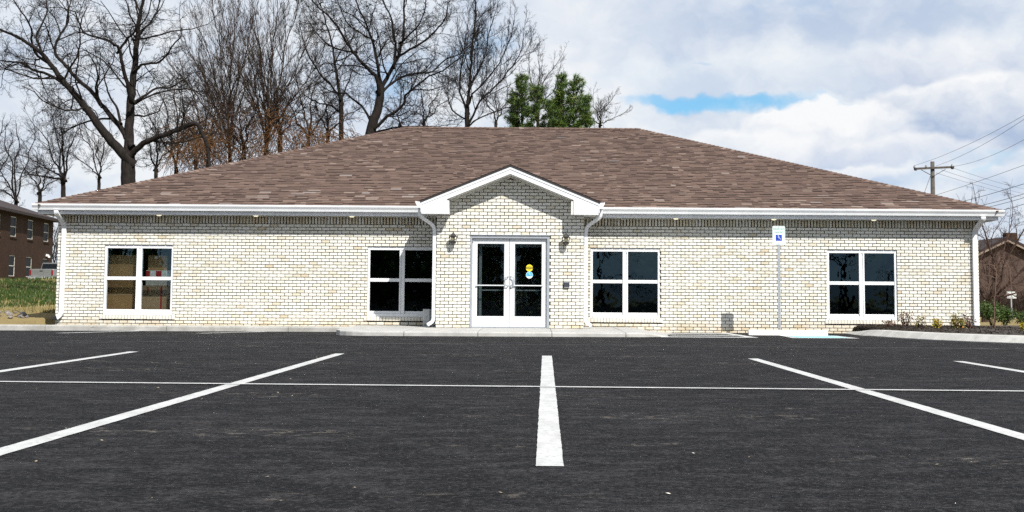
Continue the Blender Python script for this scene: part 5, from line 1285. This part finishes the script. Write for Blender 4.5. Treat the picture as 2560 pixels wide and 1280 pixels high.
# ------------------------------------------------------------------ right: gabled building, shrubs, sign, trees, pole
gb = empty('gabled_house', (27, 75, 0), 'low brown brick gabled building at the right edge behind bare branches', 'building')
gx = (2515 - PX) / F * 72; gzk = px(2515, 592, 72).z; hw = 5.0; ez = gzk - hw * 0.48
mb = MB(); mb.prism([(gx - hw, -0.2), (gx + hw, -0.2), (gx + hw, ez), (gx, gzk - 0.15), (gx - hw, ez)], 1, 72.0, 84.0); mb.build('wall', M['brown_brick2'], gb)
mb = MB()
for sg in (-1, 1): mb.prism([(gx, gzk), (gx + sg * (hw + 0.5), gzk - (hw + 0.5) * 0.48), (gx + sg * (hw + 0.5), gzk - (hw + 0.5) * 0.48 - 0.16), (gx, gzk - 0.16)], 1, 71.6, 84.3)
mb.build('roof', M['brown_roof'], gb)
mb = MB(); mb.box(gx + 0.85, gx + 1.5, 74, 74.6, gzk - 0.6, gzk + 0.35); mb.build('chimney', M['brown_brick'], gb)
mb = MB()
for sg in (-1, 1): mb.prism([(gx, gzk - 0.162), (gx + sg * (hw + 0.48), gzk - (hw + 0.48) * 0.48 - 0.162), (gx + sg * (hw + 0.48), gzk - (hw + 0.48) * 0.48 - 0.30), (gx, gzk - 0.30)], 1, 71.62, 71.66)
mb.build('rake_board', simple('tan_trim', (0.22, 0.17, 0.13), 0.1, 4, 0.7), gb)

def bush(name, cx, cy, Y, wd, ht, mat, label, seed, n=700, leaf=0.05, cat='shrub', group=None, stems=12):
    rg = random.Random(seed); c = Vector(((cx - PX) / F * Y, Y, 0)); c.z = bed_z(c.x, c.y) - 0.02 if Y < 31 else terrain(c.x, c.y); root = empty(name, c, label, cat, group)
    st = []; tl = MB(); lumps = [(Vector((rg.uniform(-0.6, 0.6) * wd, rg.uniform(-0.5, 0.5) * wd, ht * rg.uniform(0.45, 0.8))), rg.uniform(0.25, 0.45)) for _ in range(max(4, stems))]
    for l, r_ in lumps:
        p0 = Vector((l.x * 0.15, l.y * 0.15, 0)); pts = [tuple(c + p0.lerp(l, t) + rnd3(rg) * 0.01) for t in (0, 0.35, 0.7, 1.0)]; st.append((pts, [0.010, 0.008, 0.006, 0.004]))
    for _ in range(n):
        l, r_ = rg.choice(lumps); d = rnd3(rg).normalized(); q = c + l + Vector((d.x * r_ * wd, d.y * r_ * wd, d.z * r_ * ht)) * (rg.random() ** 0.4); q.z = max(q.z, c.z + 0.02)
        dr = (d + rnd3(rg) * 0.7 + Vector((0, 0, 0.3))).normalized(); s_ = dr.cross(rnd3(rg)).normalized(); L = leaf * rg.uniform(0.6, 1.3); t_ = min(1, max(0, rg.gauss(0.5, 0.25)))
        tl.add([q, q + dr * L * 0.5 + s_ * L * 0.28, q + dr * L, q + dr * L * 0.5 - s_ * L * 0.28], [(0, 1, 2, 3)], t_)
    tubes('stem', st, M['bark_brown'], root); tl.build('foliage', M[mat], root); return root
bush('evergreen_shrub', 2478, 800, 37.5, 0.45, 0.70, 'shrub', 'dark leafy evergreen shrub close beside the white corner downspout', 1, 2200, 0.055, stems=16)
bush('evergreen_shrub', 2508, 800, 36.5, 0.32, 0.55, 'shrub', 'brighter leafy evergreen shrub just right of the sapling stem', 2, 1600, 0.055, stems=14)
bush('evergreen_shrub', 2552, 800, 36.0, 0.30, 0.42, 'shrub', 'low dark evergreen shrub at the right edge under the road sign', 3, 1200, 0.05)
bush('bed_shrub', 2222, 822, 28.6, 0.20, 0.22, 'red_leaf', 'sparse low reddish shrub at the tip of the planting bed', 4, 130, 0.045, group='young shrubs in the planting bed', stems=16)
bush('bed_shrub', 2262, 822, 28.2, 0.20, 0.42, 'red_leaf', 'taller sparse purple-brown shrub in front of the last window corner', 5, 150, 0.05, group='young shrubs in the planting bed', stems=18)
bush('bed_shrub', 2300, 822, 27.8, 0.16, 0.30, 'mix_leaf', 'thin olive-leaved shrub left of the golden one', 6, 120, 0.045, group='young shrubs in the planting bed', stems=12)
bush('bed_shrub', 2340, 822, 27.4, 0.13, 0.30, 'gold_leaf', 'small round golden-yellow shrub in the planting bed', 7, 420, 0.04, group='young shrubs in the planting bed', stems=9)
bush('bed_shrub', 2392, 822, 27.0, 0.19, 0.36, 'mix_leaf', 'bushy orange and green shrub near the corner downspout', 8, 520, 0.045, group='young shrubs in the planting bed', stems=14)
bush('bed_shrub', 2420, 822, 27.2, 0.17, 0.34, 'red_leaf', 'sparse reddish shrub right against the corner downspout', 9, 170, 0.05, group='young shrubs in the planting bed', stems=14)
bush('bed_shrub', 2557, 830, 25.4, 0.12, 0.22, 'gold_leaf', 'golden shrub cut off by the right edge', 10, 420, 0.04, group='young shrubs in the planting bed', stems=9)
# staked weeping sapling
rg = random.Random(15); Y = 27.0
sp, sr, sd = limb_px([(2487, 826), (2486, 770), (2489, 715), (2492, 668)], Y, 0, 5.0, 3.5, rg, 0.6); sap = empty('weeping_sapling', (sp[0][0], Y, bed_z(sp[0][0], Y) - 0.05), 'slim young weeping tree with drooping twigs in the planting bed', 'tree')
tubes('trunk', [(sp, sr)], M['sapling'], sap); out = []
for i in range(16):
    p = Vector(sp[-1 - rg.randrange(0, 3)]); a_ = rg.uniform(0, 6.28); l = rg.uniform(0.12, 0.36); h = rg.uniform(0.05, 0.22); dn = rg.uniform(0.3, 1.0); e = Vector((math.cos(a_) * l, math.sin(a_) * l, 0))
    pts = [tuple(p + e * f + Vector((0, 0, z_))) for f, z_ in ((0, 0), (0.35, h), (0.75, h * 1.1), (1.0, h * 0.5), (1.08, h * 0.5 - dn * 0.4), (1.12, h * 0.5 - dn * 0.75), (1.12, h * 0.5 - dn))]; out.append((pts, [0.007, 0.006, 0.005, 0.0045, 0.004, 0.0035, 0.003]))
tubes('crown', out, M['sapling'], sap)
# spreading bare tree behind it
TR = [([(2468, 755), (2500, 728), (2530, 700), (2560, 672), (2600, 640)], 1, 9, 4, 9), ([(2464, 750), (2448, 720), (2440, 690), (2450, 650), (2470, 610)], 0.5, 8, 3, 8), ([(2475, 745), (2505, 700), (2510, 660), (2540, 610), (2570, 560)], -1, 9, 3, 10), ([(2470, 752), (2485, 700), (2482, 650), (2468, 600), (2455, 560)], -0.5, 8, 3, 9),
      ([(2490, 742), (2520, 738), (2560, 725), (2610, 715)], 0.5, 6, 3, 6), ([(2485, 690), (2505, 640), (2520, 590), (2530, 545)], 1, 6, 2, 8), ([(2500, 730), (2540, 690), (2580, 640), (2600, 590)], -1, 6, 2, 8)]
authored('bare_tree', 'low spreading bare tree beyond the right corner of the brick office', 44.0, ([(2462, 815), (2463, 785), (2466, 752)], 20, 13), TR, dict(OAK, max=5, k=[6, 8, 7, 5, 3], lr=0.40, wob=0.16, rmin=0.0075), M['bark_red'], 91, base_z=-0.1)
# twigs above the right end of the roof
rg = random.Random(93); root = empty('bare_tree', (px(2420, 600, 66).x, 66, 0), 'thin twigs of a small tree showing over the right eave', 'tree', 'bare trees behind the building'); out = []
b0 = Vector((root.location.x, 66, 0)); b1 = px(2420, 575, 66)
tubes('trunk', [([tuple(b0), tuple(b0.lerp(b1, 0.5) + Vector((0.06, 0, 0))), tuple(b1)], [0.06, 0.05, 0.04])], M['bark_grey'], root)
for tx, ty in ((2393, 482), (2412, 490), (2432, 470), (2441, 500), (2404, 510), (2425, 508)):
    e = px(tx, ty, 66 + rg.uniform(-0.5, 0.5)); pts = [tuple(b1.lerp(e, t) + rnd3(rg) * 0.03) for t in (0, 0.3, 0.6, 0.85, 1.0)]; out.append((pts, [0.028, 0.020, 0.015, 0.010, 0.006]))
    for t in (0.5, 0.7): q = b1.lerp(e, t); f = q + Vector((rg.uniform(-0.35, 0.35), 0.1, rg.uniform(0.25, 0.6))); out.append(([tuple(q), tuple(q.lerp(f, 0.5)), tuple(f)], [0.010, 0.008, 0.005]))
tubes('crown', out, M['bark_grey'], root)
# road sign from behind
sp_ = px(2529, 738, 52); rs_ = empty('road_sign', (sp_.x, 52, 0), 'back of a white five-sided road sign on a steel post', 'sign')
mb = MB(); k = 52 / F; z_ = sp_.z; mb.prism([(-12 * k, z_ - 8 * k), (12 * k, z_ - 8 * k), (12 * k, z_ + 4 * k), (9 * k, z_ + 9 * k), (-12 * k, z_ + 9 * k)], 1, 0, 0.006); child('sign_panel', mb, M['box_grey'], rs_)
mb = MB(); mb.box(-0.03, 0.03, 0.007, 0.05, -0.2, z_ + 8 * k); child('post', mb, M['galv'], rs_)
# brown brush behind the sign
rg = random.Random(8); out = []
for _ in range(1500):
    Y = rg.uniform(56, 66); X = (rg.uniform(2440, 2680) - PX) / F * Y; p = Vector((X, Y, terrain(X, Y))); d = (Vector((rg.gauss(0, 0.4), rg.gauss(0, 0.4), 1))).normalized(); l = rg.uniform(0.4, 1.5); pts = [tuple(p)]
    for i in range(4): d = (d + rnd3(rg) * 0.25).normalized(); p = p + d * l / 4; pts.append(tuple(p))
    out.append((pts, [0.022, 0.02, 0.017, 0.013, 0.008]))
tubes('undergrowth', out, M['bark_brown'], None, label='brown winter brush beyond the road sign', cat='undergrowth', kind='stuff')

# utility pole and lines
UY = 72.0; k = UY / F; pt0 = px(2331, 404, UY); pole = empty('utility_pole', (px(2335, 700, UY).x, UY, 0), 'wooden utility pole with a single crossarm above the right roof slope', 'utility pole')
mb = MB(); bx = pole.location.x; mb.tube([(bx, UY, -0.3), ((bx + pt0.x) / 2, UY, pt0.z / 2), (pt0.x, UY, pt0.z)], [0.17, 0.145, 0.115], 12); mb.build('pole', M['wood'], pole)
ca, cb_ = px(2285, 422, UY - 0.17), px(2385, 417.5, UY - 0.17); mb = MB(); mb.bar(ca, cb_, 0.10, 0.12); mb.build('crossarm', M['wood'], pole)
mid_ = px(2333, 441, UY - 0.15)
for x_, y_ in ((2303, 424.5), (2364, 423)):
    mb = MB(); mb.bar(px(x_, y_, UY - 0.23), mid_, 0.03, 0.03); mb.build('brace', M['dark'], pole)
for x_, y_ in ((2286, 415), (2315, 413.5), (2380, 411.5)):
    p = px(x_, y_ + 5, UY - 0.17); mb = MB(); mb.lathe([(0.02, -0.08), (0.02, 0.0), (0.065, 0.01), (0.07, 0.06), (0.04, 0.075), (0.055, 0.09), (0.05, 0.13), (0.02, 0.15)], p, 10); mb.build('insulator', M['porcelain'], pole)
for x_, y_ in ((2289, 422.5), (2381, 419)):
    p = px(x_, y_, UY - 0.3); mb = MB(); mb.lathe([(0.02, -0.10), (0.09, -0.08), (0.09, -0.03), (0.05, -0.02), (0.09, 0.0), (0.09, 0.05), (0.03, 0.08)], p, 10); mb.build('insulator', M['dark'], pole)
def wire(a_, b_, sag, rad, label, grp):
    a_, b_ = Vector(a_), Vector(b_); pts = []
    for i in range(25): t = i / 24; q_ = a_.lerp(b_, t); q_.z -= sag * 4 * t * (1 - t); pts.append(q_)
    mb = MB(); mb.tube(pts, rad, 5); return mb.build('power_line', M['wire'], None, label=label, cat='cable', group=grp)
g1 = 'cables strung from the pole crossarm'
for (x0, y0, x1, y1, wd_) in ((2286, 414, 2560, 281, 'upper'), (2340, 415, 2560, 291, 'middle'), (2383, 416, 2560, 342, 'lower')):
    wire(px(x0, y0, UY - 0.17), px(x1 + (x1 - x0) * 0.25, y1 + (y1 - y0) * 0.25, UY - 24), 0.25, 0.009, {'upper': 'topmost', 'middle': 'middle', 'lower': 'lowest'}[wd_] + ' thin cable climbing from the pole crossarm to the upper right', g1)
for (x0, y0, x1, y1, wd_) in ((2383, 420, 2560, 467, 'topmost'), (2352, 424, 2560, 479, 'middle'), (2340, 432, 2560, 487, 'lowest')):
    wire(px(x0, y0, UY - 0.1), px(x1 + 60, y1 + 16, UY + 45), 0.2, 0.010, wd_ + ' faint cable running away from the pole to the lower right', 'faint cables running away from the pole')
for (x0, y0, x1, y1, r_, lab) in ((2368, 489, 2560, 417, 0.011, 'pale slanting overhead cable passing below the pole crossarm'), (2415, 505, 2560, 461, 0.015, 'topmost of the thick cables over the right eave'), (2440, 518, 2560, 485, 0.015, 'second thick cable over the right eave'), (2455, 521, 2560, 494, 0.014, 'thinner cable between the thick ones over the right eave'), (2490, 526, 2560, 509, 0.017, 'lowest thick dark cable over the right eave')):
    e0 = px(x0 - (x1 - x0) * 0.9, y0 - (y1 - y0) * 0.55, 78); e1 = px(x1 + (x1 - x0) * 0.3, y1 + (y1 - y0) * 0.36, 62); wire(e0, e1, 0.15, r_, lab, None)
p = px(2326, 440, UY); wire(p, px(2290, 540, UY + 6), 0.0, 0.012, 'guy wire slanting down left from the utility pole', None)

# ------------------------------------------------------------------ litter on the asphalt
rg = random.Random(19); mb = MB()
for _ in range(46):
    x_, y_ = rg.uniform(0, 2560), 850 + 420 * rg.random() ** 1.6; p = gpx(x_, y_); p.z += 0.004; s_ = rg.uniform(0.004, 0.014); a_ = rg.uniform(0, 6.28); d = Vector((math.cos(a_), math.sin(a_), 0)) * s_; e = Vector((-math.sin(a_), math.cos(a_), 0)) * s_ * rg.uniform(0.3, 0.7); z_ = Vector((0, 0, s_ * 0.4))
    mb.add([p - d, p - e + z_ * 0.6, p + d + z_, p + e + z_ * 0.2, p + z_ * 0.9], [(0, 1, 4), (1, 2, 4), (2, 3, 4), (3, 0, 4)], rg.random())
mb.build('leaf_litter', M['leaf_dead'], lot, kind='stuff')

# ------------------------------------------------------------------ across the lot, seen mirrored in the windows
rg = random.Random(33); tl = MB(); trunks = []
for i in range(30):
    c = Vector((rg.uniform(-34, 1.0), rg.uniform(-38, -31), 0)); H = rg.uniform(6.5, 9.5); Rr = rg.uniform(1.6, 2.4)
    trunks.append(([(c.x, c.y, -0.2), (c.x, c.y, H * 0.5), (c.x, c.y, H)], [0.16, 0.10, 0.03]))
    for _ in range(1100):
        h = rg.random() ** 0.8; rr = Rr * (1.05 - h) * rg.random() ** 0.5; a_ = rg.uniform(0, 6.28); q = c + Vector((rr * math.cos(a_), rr * math.sin(a_), 0.2 + h * (H - 0.2))); d = rnd3(rg).normalized() * 0.36; e = rnd3(rg).normalized() * 0.24
        tl.add([q - d, q + e, q + d, q - e], [(0, 1, 2, 3)], rg.random())
wood = tl.build('evergreen_wood', M['needle'], None, kind='stuff', label='dark wood across the lot, mirrored in the left windows and the doors', cat='wood')
tubes('trunk', trunks, M['bark'], wood)
for i, (X, Y, w_, tips, lab) in enumerate(((5.3, -30, 0.22, [(-1.0, 7.0), (0.8, 8.2), (2.4, 7.2), (3.6, 5.0)], 'bare tree across the lot, mirrored in the window right of the entrance'), (23.6, -30, 0.30, [(-2.0, 8.0), (0.6, 9.0), (2.4, 7.5)], 'bare tree across the lot, mirrored in the window by the planting bed'))):
    root = empty('bare_tree', (X, Y, -0.02), lab, 'tree', 'bare trees mirrored in the windows'); out = []
    tubes('trunk', [([(X, Y, -0.3), (X + 0.05, Y, 1.2), (X - 0.1, Y, 2.4), (X, Y, 3.4)], [w_ * 1.3, w_, w_ * 0.9, w_ * 0.75])], M['bark'], root)
    for tx, tzz in tips:
        d = Vector((tx, rg.uniform(-1, 1), tzz - 3.0)); grow(out, (X, Y, rg.uniform(2.2, 3.3)), d.normalized(), d.length, w_ * 0.5, 1, dict(OAK, max=4), rg)
    tubes('crown', out, M['bark'], root)
n_t = sum(len(o.data.polygons) for o in S.objects if o.type == 'MESH')
print('FACES', n_t)
